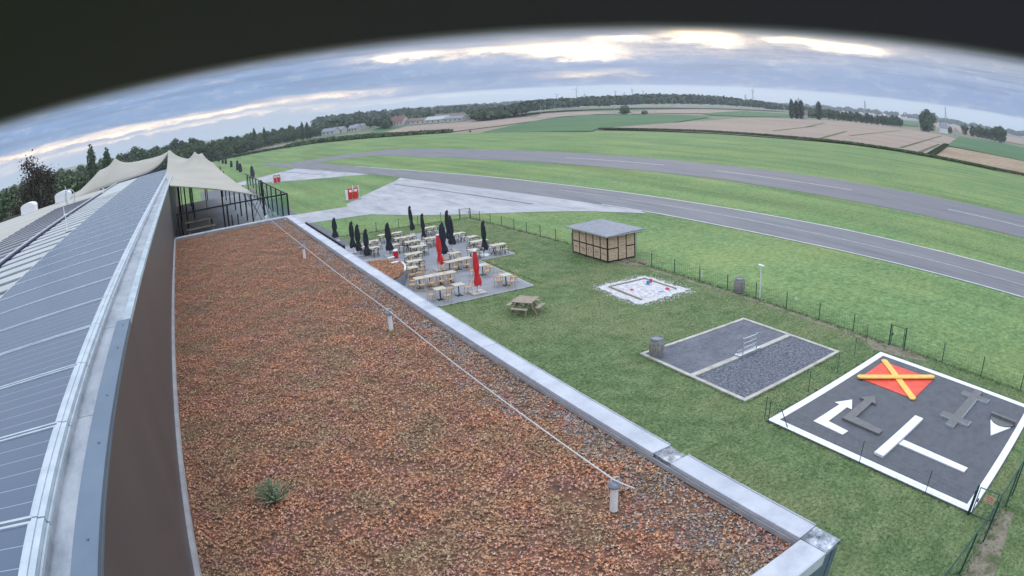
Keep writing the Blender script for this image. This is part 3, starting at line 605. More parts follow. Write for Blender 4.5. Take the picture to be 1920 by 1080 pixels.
for (x, y, z, h, lb) in ((-3.60, 16.2, 10.5, .40, ''), (-4.05, 27.6, 10.48, .36, ''), (-5.14, 22.96, 10.40, .42, '')):
    mb = MB().lathe([(.05, 0), (.02, .02), (.016, h), (.06, h+.01), (.05, h+.035)], (x, y, z), 10)
    mb.obox((x+.45, y-.1, z+.02), (.95, .07, .03), .1)
    build('anchor', mb, 'whitep', hall)
for (x, y) in ((-12.3, 42.2), (-9.4, 42.4)):
    mb = MB(); w = 1.2
    mb.prism([(x-w/2, y-.5), (x+w/2, y-.5), (x+w/2, y+.5), (x-w/2, y+.5)], Z2(x)-.05, Z2(x)+.38)
    n_ = 8; vs = []; fs = []
    for i in range(n_+1):
        a = PI*i/n_; vs += [(x-w/2*math.cos(a)*1.02, y-.52, Z2(x)+.38+.28*math.sin(a)), (x-w/2*math.cos(a)*1.02, y+.52, Z2(x)+.38+.28*math.sin(a))]
        if i: fs.append((2*i-2, 2*i-1, 2*i+1, 2*i))
    fs += [tuple(range(0, 2*n_+2, 2))[::-1], tuple(range(1, 2*n_+3, 2))]
    mb.add(vs, fs)
    build('skylight', mb, 'whitep', hall)
mb = MB().tube([(-7.7, 35.6, 9.8+.42*0), (-7.7, 35.6, 11.2)], .035, 6).tube([(-7.45+.34*math.cos(a), 35.6, 10.55+.42*math.sin(a)) for a in np.linspace(0, 2*PI, 17)], .03, 5)
tag(build('weather_mast', mb, 'steel'), 'slim grey mast with a round hoop standing on the beige roof', 'mast')

# ------------------------------------------------------------------ roof deck with stretch tent
deck = thing('roof_deck', 'grey open roof deck under the beige stretch tent', 'deck', (1.5, 30, 0))
build('wall', MB().box(-.70, 3.70, 22.48, 38, 0, 8.38), 'wall2', deck)
build('floor', MB().box(-.70, 3.74, 22.48, 38.05, 8.384, 8.48), 'pave', deck)
bal = thing('balustrade', 'black framed glass balustrade along the edge of the roof deck', 'railing', (2, 23, 8.48))
fr = MB().box(-.55, 3.74, 22.70, 22.75, 9.56, 9.61).box(3.69, 3.74, 22.751, 37.9, 9.56, 9.60)
build('top_rail', fr, 'black', bal)
for x in (-.5, 1.42, 3.715): build('post', MB().box(x-.03, x+.03, 22.70, 22.76, 8.484, 9.556), 'black', bal)
for k in range(1, 11): build('post', MB().box(3.69, 3.74, 22.75+k*1.4-.02, 22.75+k*1.4+.02, 8.484, 9.556), 'black', bal)
gl = bpy.data.materials.new('balustrade_glass'); gl.use_nodes = True; b_ = gl.node_tree.nodes['Principled BSDF']; b_.inputs['Base Color'].default_value = (.72, .86, .80, 1); b_.inputs['Roughness'].default_value = .05; b_.inputs['Transmission Weight'].default_value = 1; b_.inputs['IOR'].default_value = 1.05; MT['bglass'] = gl
build('pane', MB().box(3.712, 3.720, 22.80, 37.8, 8.56, 9.50), 'bglass', bal)
build('pane', MB().box(2.95, 3.66, 22.722, 22.730, 8.56, 9.50), 'bglass', bal)

tent = thing('stretch_tent', 'beige stretch tent with pointed peaks over the roof deck', 'tent', (0, 30, 8.48))
def tz(x, y):
    z23 = 10.70-.27*(x+.9)-.02*max(0, x-1.2)**2
    z41 = 10.93-.17*(x+1)
    if y <= 41.6:
        t = (y-23)/18.6; z = z23*(1-t)+z41*t-.16*math.sin(PI*t)
        for (px, py, a, s_) in ((-1.1, 42.2, 1.05, .75), (.65, 37.5, .80, .55), (1.14, 38.6, .55, .45)):
            z += a*math.exp(-math.hypot(x-px, (y-py)*.30)/s_)
        return z
    zf = (z41 if x > -1 else 10.70-.085*(-1-x))+1.05*math.exp(-math.hypot(x+1.1, (y-42.2)*.10)/.75)   # front hem against the hall gable
    z46 = np.interp(x, [-9.6, -8.4, -7.4, -6.7, -3.2, -2.2, 1.7], [10.25, 10.45, 11.0, 11.45, 11.45, 11.35, 10.5])
    t = min(1, (y-41.6)/3.2); t = 1-(1-t)**2; z = zf*(1-t)+z46*t+t*.75*math.exp(-math.hypot(x+1.2, (y-42.2)*.10)/.7)
    z += min(1, (y-41.6)/.8)*.75*math.exp(-math.hypot(x+5.3, (y-44)*.45)/.5)
    return z
def xr(y): return float(np.interp(y, [23, 26, 32, 38, 42, 46], [2.62, 2.49, 2.29, 1.88, 1.72, 1.5]))
def xl(y): return float(np.interp(y, [23, 31, 41.6, 41.7, 46], [-.66, -1.12, -1.15, -9.2, -9.5]))
ys_ = list(np.linspace(23, 41.6, 56))+list(np.linspace(41.7, 46, 16)); NX = 56; vs = []; fs = []
for j, y in enumerate(ys_):
    for i in range(NX+1):
        u = i/NX; x = xl(y)+(xr(y)-xl(y))*u
        sag = 0
        if y < 24.2: sag = .0
        vs.append((x, y+(.35*math.sin(PI*u) if j == 0 else 0), tz(x, y)))
for j in range(len(ys_)-1):
    if 41.6-1e-6 <= ys_[j] < 41.65: continue
    for i in range(NX): a = j*(NX+1)+i; fs.append((a, a+1, a+NX+2, a+NX+1))
# bridge strip joining front part to rear part over the shared width
j0 = ys_.index(41.6) if 41.6 in ys_ else 55; base0 = 55*(NX+1); ex = len(vs)
n0 = len(vs)
for i in range(NX+1):
    x = -1.15+(xr(41.7)+1.15)*i/NX; vs.append((x, 41.705, tz(x, 41.7)))
for i in range(NX): fs.append((base0+i, base0+i+1, n0+i+1, n0+i))
cv = build('canopy', MB().add(vs, fs), 'tent', tent, smooth=True); so_ = cv.modifiers.new('thick', 'SOLIDIFY'); so_.thickness = .02
hem = MB()
build('hem', MB().tube([(x, 41.68, tz(x, 41.7)-.05) for x in np.linspace(-9.2, -1.2, 24)], .05, 6), 'tent', tent)
hem.tube([(x, 23+.35*math.sin(PI*(x+.66)/3.28), tz(x, 23)-.01) for x in np.linspace(-.66, 2.62, 20)], .022, 6)
hem.add([(2.62, 23.0, 9.62), (2.60, 23.0, 9.90), (2.55, 24.5, 9.98), (2.57, 24.5, 9.74)], [(0, 1, 2, 3)])
build('hem', hem, 'tent', tent)
cols_ = [(-.42, 25.3, 10.5), (-.15, 25.9, 10.3), (1.40, 25.05, 9.9), (2.42, 25.7, 9.72), (2.60, 25.1, 9.66), (2.33, 27.4, 9.85), (2.30, 30.1, 9.95), (2.26, 32.8, 10.0), (2.22, 35.4, 10.0), (2.18, 37.8, 10.0), (.20, 29, 10.6), (.15, 32.5, 10.7), (.1, 36, 10.6), (-.45, 30, 10.7), (-.4, 34, 10.8), (1.2, 37.6, 10.3)]
for x, y, z in [(a_, b_, tz(a_, b_+.0)-.02) for a_, b_, c_ in cols_]: build('pole', MB().box(x-.028, x+.028, y-.028, y+.028, 8.484, z), 'black', tent)
for (x, y) in ((.78, 25.9),): build('pole', MB().tube([(x, y, 8.484), (x-.03, y, 10.1)], .025, 8), 'top', tent)
mp_ = MB().tube([(3.21, 25.97, 8.484), (3.18, 25.97, 9.98)], .045, 8)
build('corner_mast', mp_, 'black', tent)
for a, b in (((3.2, 25.9, 9.8), (3.5, 25.5, 8.49)), ((3.2, 25.9, 9.6), (3.45, 26.6, 8.49)), ((3.18, 25.97, 9.9), (2.62, 23.3, 9.85)), ((3.2, 25.97, 9.3), (2.5, 24.6, 8.49)), ((2.6, 23.1, 9.8), (3.1, 24.0, 8.49)), ((3.2, 25.97, 9.5), (3.0, 28.5, 8.49)), ((2.5, 27.4, 9.8), (3.1, 28.0, 8.49)), ((2.4, 30, 9.9), (3.1, 30.8, 8.49)), ((2.5, 25.5, 9.7), (2.9, 24.2, 8.49))):
    build('guy_rope', MB().tube([a, b], .012, 5), 'black', tent)
# things on the deck
pt = thing('deck_table', 'brown wooden table with benches under the tent edge', 'table', (.35, 24.5, 8.484))
build('table_top', MB().box(-.25, .95, 24.25, 24.85, 9.02, 9.06), 'greyw', pt)
for x in (-.15, .85): build('leg', MB().box(x-.03, x+.03, 24.5, 24.6, 8.486, 9.018), 'darkw', pt)
build('bench', MB().box(-.25, .95, 23.85, 24.05, 8.80, 8.83).box(-.15, -.10, 23.9, 24.0, 8.486, 8.80).box(.82, .87, 23.9, 24.0, 8.486, 8.80), 'greyw', pt)
st_ = thing('deck_barrier', 'pair of black posts standing on the deck by the balustrade', 'barrier', (1.75, 23.9, 8.484))
for x in (1.64, 1.88): build('post', MB().box(x-.02, x+.02, 23.9, 23.95, 8.486, 9.05), 'black', st_)
build('foot', MB().box(1.05, 1.5, 23.6, 23.75, 8.486, 8.53).box(1.6, 1.92, 23.85, 24.0, 8.486, 8.51), 'black', st_)

# ------------------------------------------------------------------ dome camera housing round the lens, on its pole
def tilt(mb):
    mb.v = [(x, y, z+.023*x+.018*y) for x, y, z in mb.v]; return mb
hd = thing('security_camera', 'black rimmed dome camera hood reaching over the top of the view', 'camera housing', (0, 0, 12))
inner = [(.0585, .0053), (.0575, .020), (.050, .036), (.030, .046), (.004, .049)]
outer = [(.0585, .0053), (.060, .0050), (.066, .0056), (.069, .020), (.068, .055), (.055, .085), (.03, .100), (.004, .103)]
build('hood', tilt(MB().lathe(inner, (0, 0, 12), 96, cap0=False)), 'hood', hd, smooth=True)
build('shell', tilt(MB().lathe(outer, (0, 0, 12), 96, cap0=False)), 'hoodw', hd, smooth=True)
build('bracket', MB().tube([(0, 0, 12.10), (0, 0, 12.17), (-.06, -.05, 12.21), (-.9, -.75, 12.21)], .018, 10), 'hoodw', hd)
build('pole', MB().lathe([(.06, 0), (.06, .02), (.03, .03), (.03, 1.62)], (-.9, -.75, 10.62), 12), 'steel', hd)

# ------------------------------------------------------------------ terrace furniture
def chair_wood():
    t = thing('wooden_chair', 'light bentwood chair', 'chair')
    build('seat', MB().lathe([(.20, .42), (.225, .43), (.225, .455), (.19, .462)], n=14), 'wood', t, local=True)
    bk = MB().tube([(-.19, -.18, .45), (-.21, -.25, .70), (-.17, -.27, .83), (0, -.285, .87), (.17, -.27, .83), (.21, -.25, .70), (.19, -.18, .45)], .017, 6)
    bk.tube([(-.19, -.265, .72), (0, -.285, .73), (.19, -.265, .72)], .022, 6)
    build('backrest', bk, 'wood', t, local=True)
    for sx_, sy_ in ((-1, 1), (1, 1), (-1, -1), (1, -1)):
        build('leg', MB().tube([(sx_*.16, sy_*.16, .43), (sx_*.20, sy_*.20, 0)], [.018, .013], 6), 'wood', t, local=True)
    return t
def chair_dark():
    t = thing('bistro_chair', 'dark framed bistro chair', 'chair')
    build('seat', MB().lathe([(.19, .42), (.215, .43), (.215, .452), (.18, .46)], n=12), 'top', t, local=True)
    bk = MB().tube([(-.18, -.18, .45), (-.20, -.24, .70), (-.15, -.26, .82), (0, -.27, .86), (.15, -.26, .82), (.20, -.24, .70), (.18, -.18, .45)], .018, 6)
    bk.obox((0, -.245, .69), (.30, .012, .16), 0, 1, (-.12, 'X'))
    build('backrest', bk, ['darkw', 'top'], t, local=True)
    for sx_, sy_ in ((-1, 1), (1, 1), (-1, -1), (1, -1)):
        build('leg', MB().tube([(sx_*.15, sy_*.15, .43), (sx_*.20, sy_*.20, 0)], [.019, .015], 6), 'darkw', t, local=True)
    return t
def table_ped():
    t = thing('pedestal_table', 'pedestal table', 'table')
    build('table_top', MB().obox((0, 0, .735), (.72, .72, .03)), 'top', t, local=True)
    build('pedestal', MB().lathe([(.035, .02), (.035, .718)], n=10), 'black', t, local=True)
    build('foot', MB().obox((0, 0, .022), (.56, .07, .035), PI/4).obox((0, 0, .0225), (.56, .065, .034), -PI/4), 'black', t, local=True)
    return t
def table_leg():
    t = thing('terrace_table', 'long table', 'table')
    build('table_top', MB().obox((0, 0, .735), (1.2, .72, .035)), 'top', t, local=True)
    for s_ in (-1, 1):
        build('leg', MB().tube([(s_*.45, -.28, 0), (s_*.38, 0, .36), (s_*.45, .28, .715)], .022, 6).tube([(s_*.45, .28, 0), (s_*.38, 0, .36), (s_*.45, -.28, .715)], .022, 6), 'black', t, local=True)
    return t
used = {}
def place(kind, maker, loc, rz, label, group, scale=None):
    if kind not in used:
        o = maker(); used[kind] = o; o.location = loc; o.rotation_euler = (0, 0, rz)
        if scale: o.scale = scale
        tag(o, label, None, group); return o
    return dup(used[kind], loc, rz, label, group, scale or (1, 1, 1))
FZ = .034
# upper, dark legged tables: x, y, length, how the table is told apart
UT = [(18.0, 56.6, .9, 'small table on the terrace edge nearest the lawn fence'), (19.3, 56.5, 1.1, 'table at the lawn edge beside the tallest closed dark parasol'),
      (22.7, 56.4, 1.3, 'table at the far terrace edge behind the white footed parasol'), (19.2, 53.9, 2.0, 'longest dark legged table in the second row'),
      (19.0, 51.6, 1.4, 'middle row table beside the white footed slim parasol'), (18.7, 49.3, 1.4, 'table in front of the white footed slim parasol'),
      (17.3, 51.5, .9, 'short table between the stout dark parasol and the middle row'), (17.35, 47.1, 1.4, 'table just above the planted bed with a clear aisle beside it'),
      (16.5, 44.7, 1.2, 'table right beside the white edged end of the planted bed'), (15.6, 51.9, .9, 'small table behind the planted bed beside the stout parasol'),
      (15.5, 54.0, .9, 'table behind the pair of dark parasols'), (15.0, 52.9, .7, 'tiny table squeezed behind the pair of dark parasols'),
      (23.3, 51.6, 1.4, 'table at the far end of the grey terrace near the lawn'), (23.7, 49.4, .9, 'small pale table by the right edge of the upper terrace'),
      (23.3, 47.4, 1.5, 'table touching the parasol with the round white foot'), (23.8, 45.0, 1.3, 'table in the far right corner of the upper terrace'),
      (21.5, 44.8, .8, 'lone table standing behind the nearer red parasol'), (19.9, 44.9, .9, 'bluish table behind the spread dark parasols'),
      (20.7, 51.7, 1.1, 'table between the slim parasol and the dark parasol cluster'), (16.4, 54.6, 1.0, 'table at the grass corner of the terrace')]
for i, (x, y, ln, ph) in enumerate(UT):
    place('tl', table_leg, (x, y, FZ), 0, 'pale topped '+ph, 'dark legged tables on the upper terrace', (ln/1.2, 1, 1))
    n = 1 if ln < 1.0 else 2 if ln < 1.6 else 3
    ph2 = ph.replace('small ', '').replace('tiny ', '')
    for side in (-1, 1):
        for k in range(n):
            dx = (k-(n-1)/2)*.62
            w = {1: '', 2: ('left ', 'right ')[k] if n == 2 else '', 3: ('left ', 'middle ', 'right ')[k] if n == 3 else ''}[n]
            place('cd', chair_dark, (x+dx+random.uniform(-.05, .05), y+side*(.52+random.uniform(-.05, .07)), FZ), (PI if side > 0 else 0)+random.uniform(-.25, .25),
                  f"{w}{'far' if side > 0 else 'near'} side chair at {' '.join(ph2.split()[:11])}", 'dark bistro chairs on the upper terrace')
    if ln < 1.0 and i % 2 == 0:
        place('cd', chair_dark, (x+.62, y, FZ), PI/2+random.uniform(-.2, .2), f"right end chair at {' '.join(ph2.split()[:11])}", 'dark bistro chairs on the upper terrace')
# lower, wooden chair group: pedestal tables
WT = [(19.77, 36.56, 'pedestal table at the lone right corner of the terrace', 'the table at the terrace right corner'), (19.81, 39.98, 'pedestal table just behind the nearer red parasol', 'the table behind the nearer red parasol'),
      (18.40, 42.52, 'left pedestal table of the joined pair right of the farther red parasol', 'the joined pair by the farther red parasol'), (19.13, 42.60, 'middle pedestal table of the joined row right of the farther red parasol', ''),
      (19.86, 42.68, 'right pedestal table of the joined row right of the farther red parasol', ''),
      (15.65, 42.93, 'pedestal table beside the white gutter of the planted bed', 'the table beside the planted bed'),
      (14.90, 39.80, 'leftmost pedestal table of the long joined row near the building', 'the long joined row'), (15.66, 39.78, 'second pedestal table of the long joined row near the building', ''),
      (16.42, 39.76, 'third pedestal table of the long joined row near the building', ''), (17.18, 39.74, 'rightmost pedestal table of the long joined row near the building', ''),
      (14.99, 36.50, 'pedestal table nearest to the roof coping', 'the table nearest the roof coping'), (16.31, 36.55, 'pedestal table between the coping table and the nearer red parasol', 'the table left of the nearer red parasol')]
for x, y, lb, _ in WT: place('tp', table_ped, (x, y, FZ), 0, lb, 'pedestal tables with wooden chairs')
WC = [(19.2, 36.6, -PI/2, 'left', 0), (19.85, 37.3, PI, 'far side', 0), (20.45, 36.75, PI/2, 'right', 0), (19.79, 35.9, 0, 'near side', 0),
      (19.75, 39.3, 0, 'near side', 1), (20.5, 40.2, PI/2, 'right', 1), (19.1, 40.1, -PI/2, 'left', 1),
      (18.5, 41.85, 0, 'near left', 2), (19.5, 41.95, 0, 'near right', 2), (17.8, 42.6, -PI/2, 'left end', 2), (18.7, 43.3, PI, 'far left', 2), (19.6, 43.4, PI, 'far right', 2), (20.55, 42.8, PI/2, 'right end', 2),
      (15.3, 42.2, 0, 'near left', 5), (15.85, 42.25, 0, 'near right', 5), (16.35, 43.0, PI/2, 'right', 5), (15.6, 43.6, PI, 'far side', 5),
      (14.3, 39.6, -PI/2, 'left end', 6), (14.8, 39.1, 0, 'first near side', 6), (15.5, 39.1, 0, 'second near side', 6), (16.2, 39.1, 0, 'third near side', 6), (16.9, 39.1, 0, 'fourth near side', 6),
      (16.3, 40.45, PI, 'third far side', 6), (17.1, 40.4, PI, 'fourth far side', 6), (15.5, 40.45, PI, 'second far side', 6), (14.7, 40.5, PI, 'first far side', 6),
      (14.35, 36.55, -PI/2, 'left', 10), (15.15, 35.75, 0, 'near side', 10), (15.1, 37.25, PI, 'far side', 10), (16.95, 36.5, PI/2, 'right', 11), (15.95, 37.1, PI, 'far side', 11)]
for x, y, a, sd_, ti in WC:
    place('cw', chair_wood, (x, y, FZ), a+random.uniform(-.2, .2), f'light wooden chair on the {sd_} of {WT[ti][3]}'.replace('on the left end of', 'at the left end of').replace('on the right end of', 'at the right end of'), 'light wooden chairs on the lower terrace')

# closed parasols
def parasol(x, y, h, r, m, lab, foot='plate', lean=0.0, top='darkc', z=FZ, capm=None, seed=0):
    g = random.Random(seed+int(x*100)); t = thing('closed_parasol', lab, 'parasol', (x, y, z), 'closed parasols on the terrace')
    build('mast', MB().tube([(x, y, z+.04), (x, y, z+h-.08)], .03, 8), 'alu' if foot != 'plate' else 'steel', t)
    n = 16; prof = [(.05, h), (.10, h-.05), (r*.55, h-.14), (r*.85, h-.45), (r*1.0, h*.60), (r*.62, h*.46), (r*1.0, h*.36), (r*1.3, h*.26), (r*1.1, h*.18)]
    vs = []; 
    for j, (q, zz) in enumerate(prof):
        for k in range(n):
            a = 2*PI*k/n; fl_ = 1+(.24*(1 if k % 2 else -1) if j > 1 else 0)+g.uniform(-.08, .08); w = lean*(1-zz/h)
            vs.append((x+q*fl_*math.cos(a)+w, y+q*fl_*math.sin(a)*.9, z+zz+(g.uniform(-.10, .06) if j == len(prof)-1 else 0)))
    fs = [(i*n+k, i*n+(k+1) % n, (i+1)*n+(k+1) % n, (i+1)*n+k) for i in range(len(prof)-1) for k in range(n)]; fs = [f[::-1] for f in fs]+[tuple(range(n))]
    build('canopy', MB().add(vs, fs), m, t, smooth=False)
    if capm: build('cap', MB().lathe([(.12, h-.02), (.12, h+.05), (.03, h+.09)], (x, y, z), 12), capm, t)
    else: build('cap', MB().tube([(x, y, z+h-.02), (x+.05, y, z+h+.05), (x+.18, y-.02, z+h-.16)], [.07, .09, .03], 6), m, t)
    build('tie', MB().lathe([(r*.80, h*.445), (r*.80, h*.475)], (x, y, z), 12), m, t)
    if foot == 'plate': build('foot', MB().obox((x, y, z+.03), (.85, .85, .05)), 'kerb', t)
    elif foot == 'white': build('foot', MB().lathe([(.42, 0), (.42, .07), (.30, .14), (.05, .16)], (x, y, z+.003), 18), 'whitep', t)
    elif foot == 'slabs':
        for dx, dy in ((-.26, -.26), (.26, -.26), (-.26, .26), (.26, .26)): build('foot_slab', MB().obox((x+dx, y+dy, z+.035), (.48, .48, .06)), 'court', t)
    return t
parasol(17.5, 36.3, 2.75, .17, 'redc', 'red closed parasol nearer to the lawn on four pale slabs', 'slabs', .10, capm='whitep')
parasol(18.0, 43.4, 2.65, .17, 'redc', 'red closed parasol farther back beside the joined wooden tables', 'plate', .12, capm='whitep')
for x, y, h, r, lab, foot, lean in [(21.3, 57.9, 2.75, .16, 'dark closed parasol standing tallest at the far lawn edge of the terrace', 'plate', .22), (20.57, 52.9, 2.7, .15, 'slim dark blue closed parasol with a white foot mid terrace', 'white', .1),
        (22.1, 50.9, 3.0, .17, 'tall dark parasol behind the dark parasol cluster', 'plate', .1), (21.36, 48.7, 2.9, .22, 'middle dark parasol of the overlapping cluster with loose cloth', 'plate', .15), (19.6, 46.3, 2.9, .24, 'broad dark parasol right behind the farther red parasol', 'plate', .05),
        (22.6, 45.1, 2.75, .17, 'dark closed parasol with a round white foot on the upper terrace', 'white', .12), (16.6, 50.9, 2.75, .22, 'stout dark purple parasol beside the planted bed', 'plate', .08),
        (14.55, 50.6, 2.6, .20, 'short dark parasol rising just behind the planted bed', 'plate', 0), (14.45, 54.6, 2.75, .19, 'left dark parasol of the close pair by the coping', 'plate', 0), (14.5, 52.9, 2.7, .20, 'right dark parasol of the close pair by the coping', 'plate', 0)]:
    parasol(x, y, h, r, 'darkc', lab, foot, lean)
parasol(14.55, 61.5, 2.3, .23, 'darkc', 'dark closed parasol alone on the grass before the terrace', 'plate', 0, z=0)
rb = thing('ice_cream_bin', 'small red bin with a white rounded lid by the planted bed', 'bin', (16.75, 49.7, FZ))
build('body', MB().lathe([(.17, 0), (.21, .1), (.21, .56), (.19, .60)], (16.75, 49.7, FZ+.002), 14), 'redp', rb)
build('lid', MB().lathe([(.22, .60), (.21, .66), (.10, .75), (.02, .77)], (16.75, 49.7, FZ+.002), 14), 'whitep', rb)
# raised planted bed
bd = thing('planted_bed', 'raised rounded bed of rust coloured sedum at the terrace edge', 'planter', (13.5, 44, FZ))
ol = [(9.5, 46.6), (13.2, 46.5), (14.25, 46.75), (15.0, 46.1), (15.45, 44.9), (15.3, 43.5), (14.9, 42.4), (14.3, 41.2), (13.4, 40.2), (9.5, 39.6)]
def sm(P):
    out = []
    for i in range(len(P)):
        a, b = Vector(P[i]), Vector(P[(i+1) % len(P)]); out += [tuple(a.lerp(b, .25)), tuple(a.lerp(b, .75))]
    return out
ol = sm(sm(ol))
build('wall', MB().prism(ol, FZ+.003, .80), 'slate', bd)
oi = [(x_*.985+.19, y_*.98+.87) for x_, y_ in ol]
build('soil', MB().prism(oi, .803, .86), 'substrate', bd)
rim = [(p[0], p[1], .90) for p in ol if p[0] > 14.6 and 41.6 < p[1] < 44.6]
rim.sort(key=lambda p: p[1]); build('gutter', MB().tube(rim, .07, 8), 'whitep', bd)
n = 6000; px_ = rng.uniform(11.5, 15.4, n*2); py_ = rng.uniform(39.9, 46.7, n*2)
def inside(P, x, y):
    c = np.zeros(len(x), bool); j = len(P)-1
    for i in range(len(P)):
        xi, yi = P[i]; xj, yj = P[j]; c ^= ((yi > y) != (yj > y)) & (x < (xj-xi)*(y-yi)/(yj-yi+1e-12)+xi); j = i
    return c
ok = inside(oi, px_, py_); px_, py_ = px_[ok], py_[ok]; m_ = len(px_)
V, r_ = rosettes(m_, lambda g, n: px_, lambda g, n: py_, lambda x, y: .865+0*x, lambda g, n: g.uniform(.05, .11, n), 8)
tag(soup('sedum_cover', V, 3, 'sedum', r_), 'rust coloured sedum filling the raised rounded bed by the terrace', 'ground cover', kind='stuff')
for (x, y, lb) in ((15.2, 46.35, 'small white slab lying at the back edge of the sedum bed'), (14.9, 44.6, 'small white slab lying across the middle of the sedum bed')):
    tag(build('white_slab', MB().obox((x, y, .96), (.55, .26, .05), .1), 'whitep'), lb, 'slab', 'white slabs on the sedum bed')

# ------------------------------------------------------------------ picnic table with four benches
t = thing('picnic_table', 'square wooden picnic table with a bench on each side, on the lawn', 'picnic table', (18.0, 31.1, 0))
pc = Vector((18.0, 31.1, 0)); RA = .63
def lp(a, b, z): c, s_ = math.cos(RA), math.sin(RA); return (pc.x+a*c-b*s_, pc.y+a*s_+b*c, z)
tt_ = MB()
for k in range(8): c_ = lp(-.56+k*.16, 0, .75); tt_.obox(c_, (.150, 1.26, .04), RA)
tt_.obox(lp(0, 0, .705), (1.2, .08, .05), RA).obox(lp(0, .5, .705), (1.3, .08, .05), RA).obox(lp(0, -.5, .705), (1.3, .08, .05), RA)
build('table_top', tt_, 'greyw', t)
for k in range(4):
    a = k*PI/2; ca, sa = round(math.cos(a)), round(math.sin(a))
    build('bench', MB().obox(lp(ca*.92, sa*.92, .44), (.27 if ca else .98, .27 if sa else .98, .05), RA), 'greyw', t)
    build('leg', MB().tube([lp(ca*.82+sa*.3, sa*.82+ca*.3, 0), lp(ca*.35+sa*.3, sa*.35+ca*.3, .68)], .05, 4).tube([lp(ca*.82-sa*.3, sa*.82-ca*.3, 0), lp(ca*.35-sa*.3, sa*.35-ca*.3, .68)], .05, 4).tube([lp(ca*.2, sa*.2, .38), lp(ca*.95, sa*.95, .38)], .045, 4), 'greyw', t)

# ------------------------------------------------------------------ timber hut
X0, X1, Y0, Y1 = 28.5, 31.15, 36.85, 41.3
h_ = thing('timber_hut', 'small hut of pale panels in a dark timber frame with grey felt roof', 'hut', (29.8, 39.1, 0))
ZW, ZE = 1.98, 2.16
build('wall', MB().box(X0+.05, X1-.05, Y0+.05, Y1-.05, .02, 1.96), 'darkw', h_)
xs5 = np.linspace(Y0, Y1, 6)
for i in range(5):
    for (za, zb) in ((.13, .98), (1.07, 1.90)):
        pn = MB().box(X0+.012, X0+.048, xs5[i]+.055, xs5[i+1]-.055, za, zb)
        yc = (xs5[i]+xs5[i+1])/2
        q = build('panel', pn, 'crate', h_)
        if za < .5:   # drawings burnt into the lower boards
            dr = MB()
            if i == 2: dr.tube([(X0+.008, yc+.20*math.cos(a), .55+.22*math.sin(a)) for a in np.linspace(0, 2*PI, 15)], .012, 4)
            elif i % 2: dr.tube([(X0+.008, yc-.22+.44*k/6, .62+.10*math.sin(k*1.9+i)) for k in range(7)], .014, 4).tube([(X0+.008, yc-.15, .40), (X0+.008, yc+.18, .42)], .012, 4)
            else: dr.tube([(X0+.008, yc-.2+.4*k/5, .50+.16*abs(math.sin(k*1.3+i))) for k in range(6)], .014, 4)
            build('drawing', dr, 'darkw', q)
        else:
            dr = MB()
            for r_i in range(3): build('lettering', MB().tube([(X0+.008, yc-.2, 1.72-.16*r_i), (X0+.008, yc+.12-.05*r_i, 1.72-.16*r_i)], .007, 4), 'darkw', q)
fm = MB()
for y in xs5: fm.box(X0, X0+.05, y-.05, y+.05, .02, 1.97)
fm.box(X0-.004, X0+.046, Y0, Y1, .98, 1.07).box(X0-.004, X0+.046, Y0, Y1, .02, .12).box(X0-.004, X0+.046, Y0, Y1, 1.90, 1.99)
xs3 = [X0, X0+1.02, X0+1.80, X1]
for x in xs3: fm.box(x-.045, x+.045, Y0-.006, Y0+.044, .02, 2.0)
fm.box(X0, xs3[1], Y0-.010, Y0+.04, .98, 1.06).box(xs3[2], X1, Y0-.010, Y0+.04, .98, 1.06).box(X0, X1, Y0-.010, Y0+.04, .02, .11).box(X0, xs3[1]-.05, Y0-.010, Y0+.04, 1.88, 1.96).box(xs3[2]+.05, X1, Y0-.010, Y0+.04, 1.88, 1.96)
build('frame', fm, 'darkw', h_)
for (xa, xb, za, zb) in ((X0, xs3[1], .13, .97), (X0, xs3[1], 1.07, 1.87), (xs3[2], X1, .13, .97), (xs3[2], X1, 1.07, 1.87)):
    q = build('panel', MB().box(xa+.05, xb-.05, Y0+.008, Y0+.047, za, zb), 'crate', h_)
    dr = MB()
    for k in range(4): build('lettering', MB().tube([(xa+.15, Y0+.006, zb-.16-.17*k), (xb-.2, Y0+.006, zb-.16-.17*k)], .006, 4), 'darkw', q)
dq = build('door', MB().box(xs3[1]+.05, xs3[2]-.05, Y0+.004, Y0+.047, .12, 1.95), 'crate', h_)
dr = MB()
for k in range(8): build('lettering', MB().tube([(xs3[1]+.15, Y0+.002, 1.75-.2*k), (xs3[2]-.15-.06*(k % 3), Y0+.002, 1.75-.2*k)], .009, 4), 'darkw', dq)
build('handle', MB().box(xs3[2]-.12, xs3[2]-.09, Y0-.03, Y0+.003, .95, 1.05), 'steel', dq)
rf = MB(); a_ = [(28.15, 36.45, 2.03), (31.75, 36.45, 2.16), (31.75, 41.75, 2.16), (28.15, 41.75, 2.03)]
rf.add([(x, y, z) for x, y, z in a_]+[(x, y, z+.07) for x, y, z in a_], [(3, 2, 1, 0), (4, 5, 6, 7), (0, 1, 5, 4), (1, 2, 6, 5), (2, 3, 7, 6), (3, 0, 4, 7)])
build('roof', rf, 'slate', h_)
build('roof_edge', MB().box(28.12, 28.148, 36.42, 41.78, 2.0, 2.115).box(28.15, 31.75, 36.42, 36.448, 2.02, 2.12), 'kerb', h_)
build('downpipe', MB().tube([(31.6, 36.5, 2.05), (31.25, 36.8, 1.85), (31.25, 36.8, .05)], .035, 8), 'kerb', h_)
tag(build('step_slab', MB().box(29.6, 30.6, 36.0, 36.75, 0, .05), 'dirt'), 'sandy threshold slab in front of the hut door', 'slab')

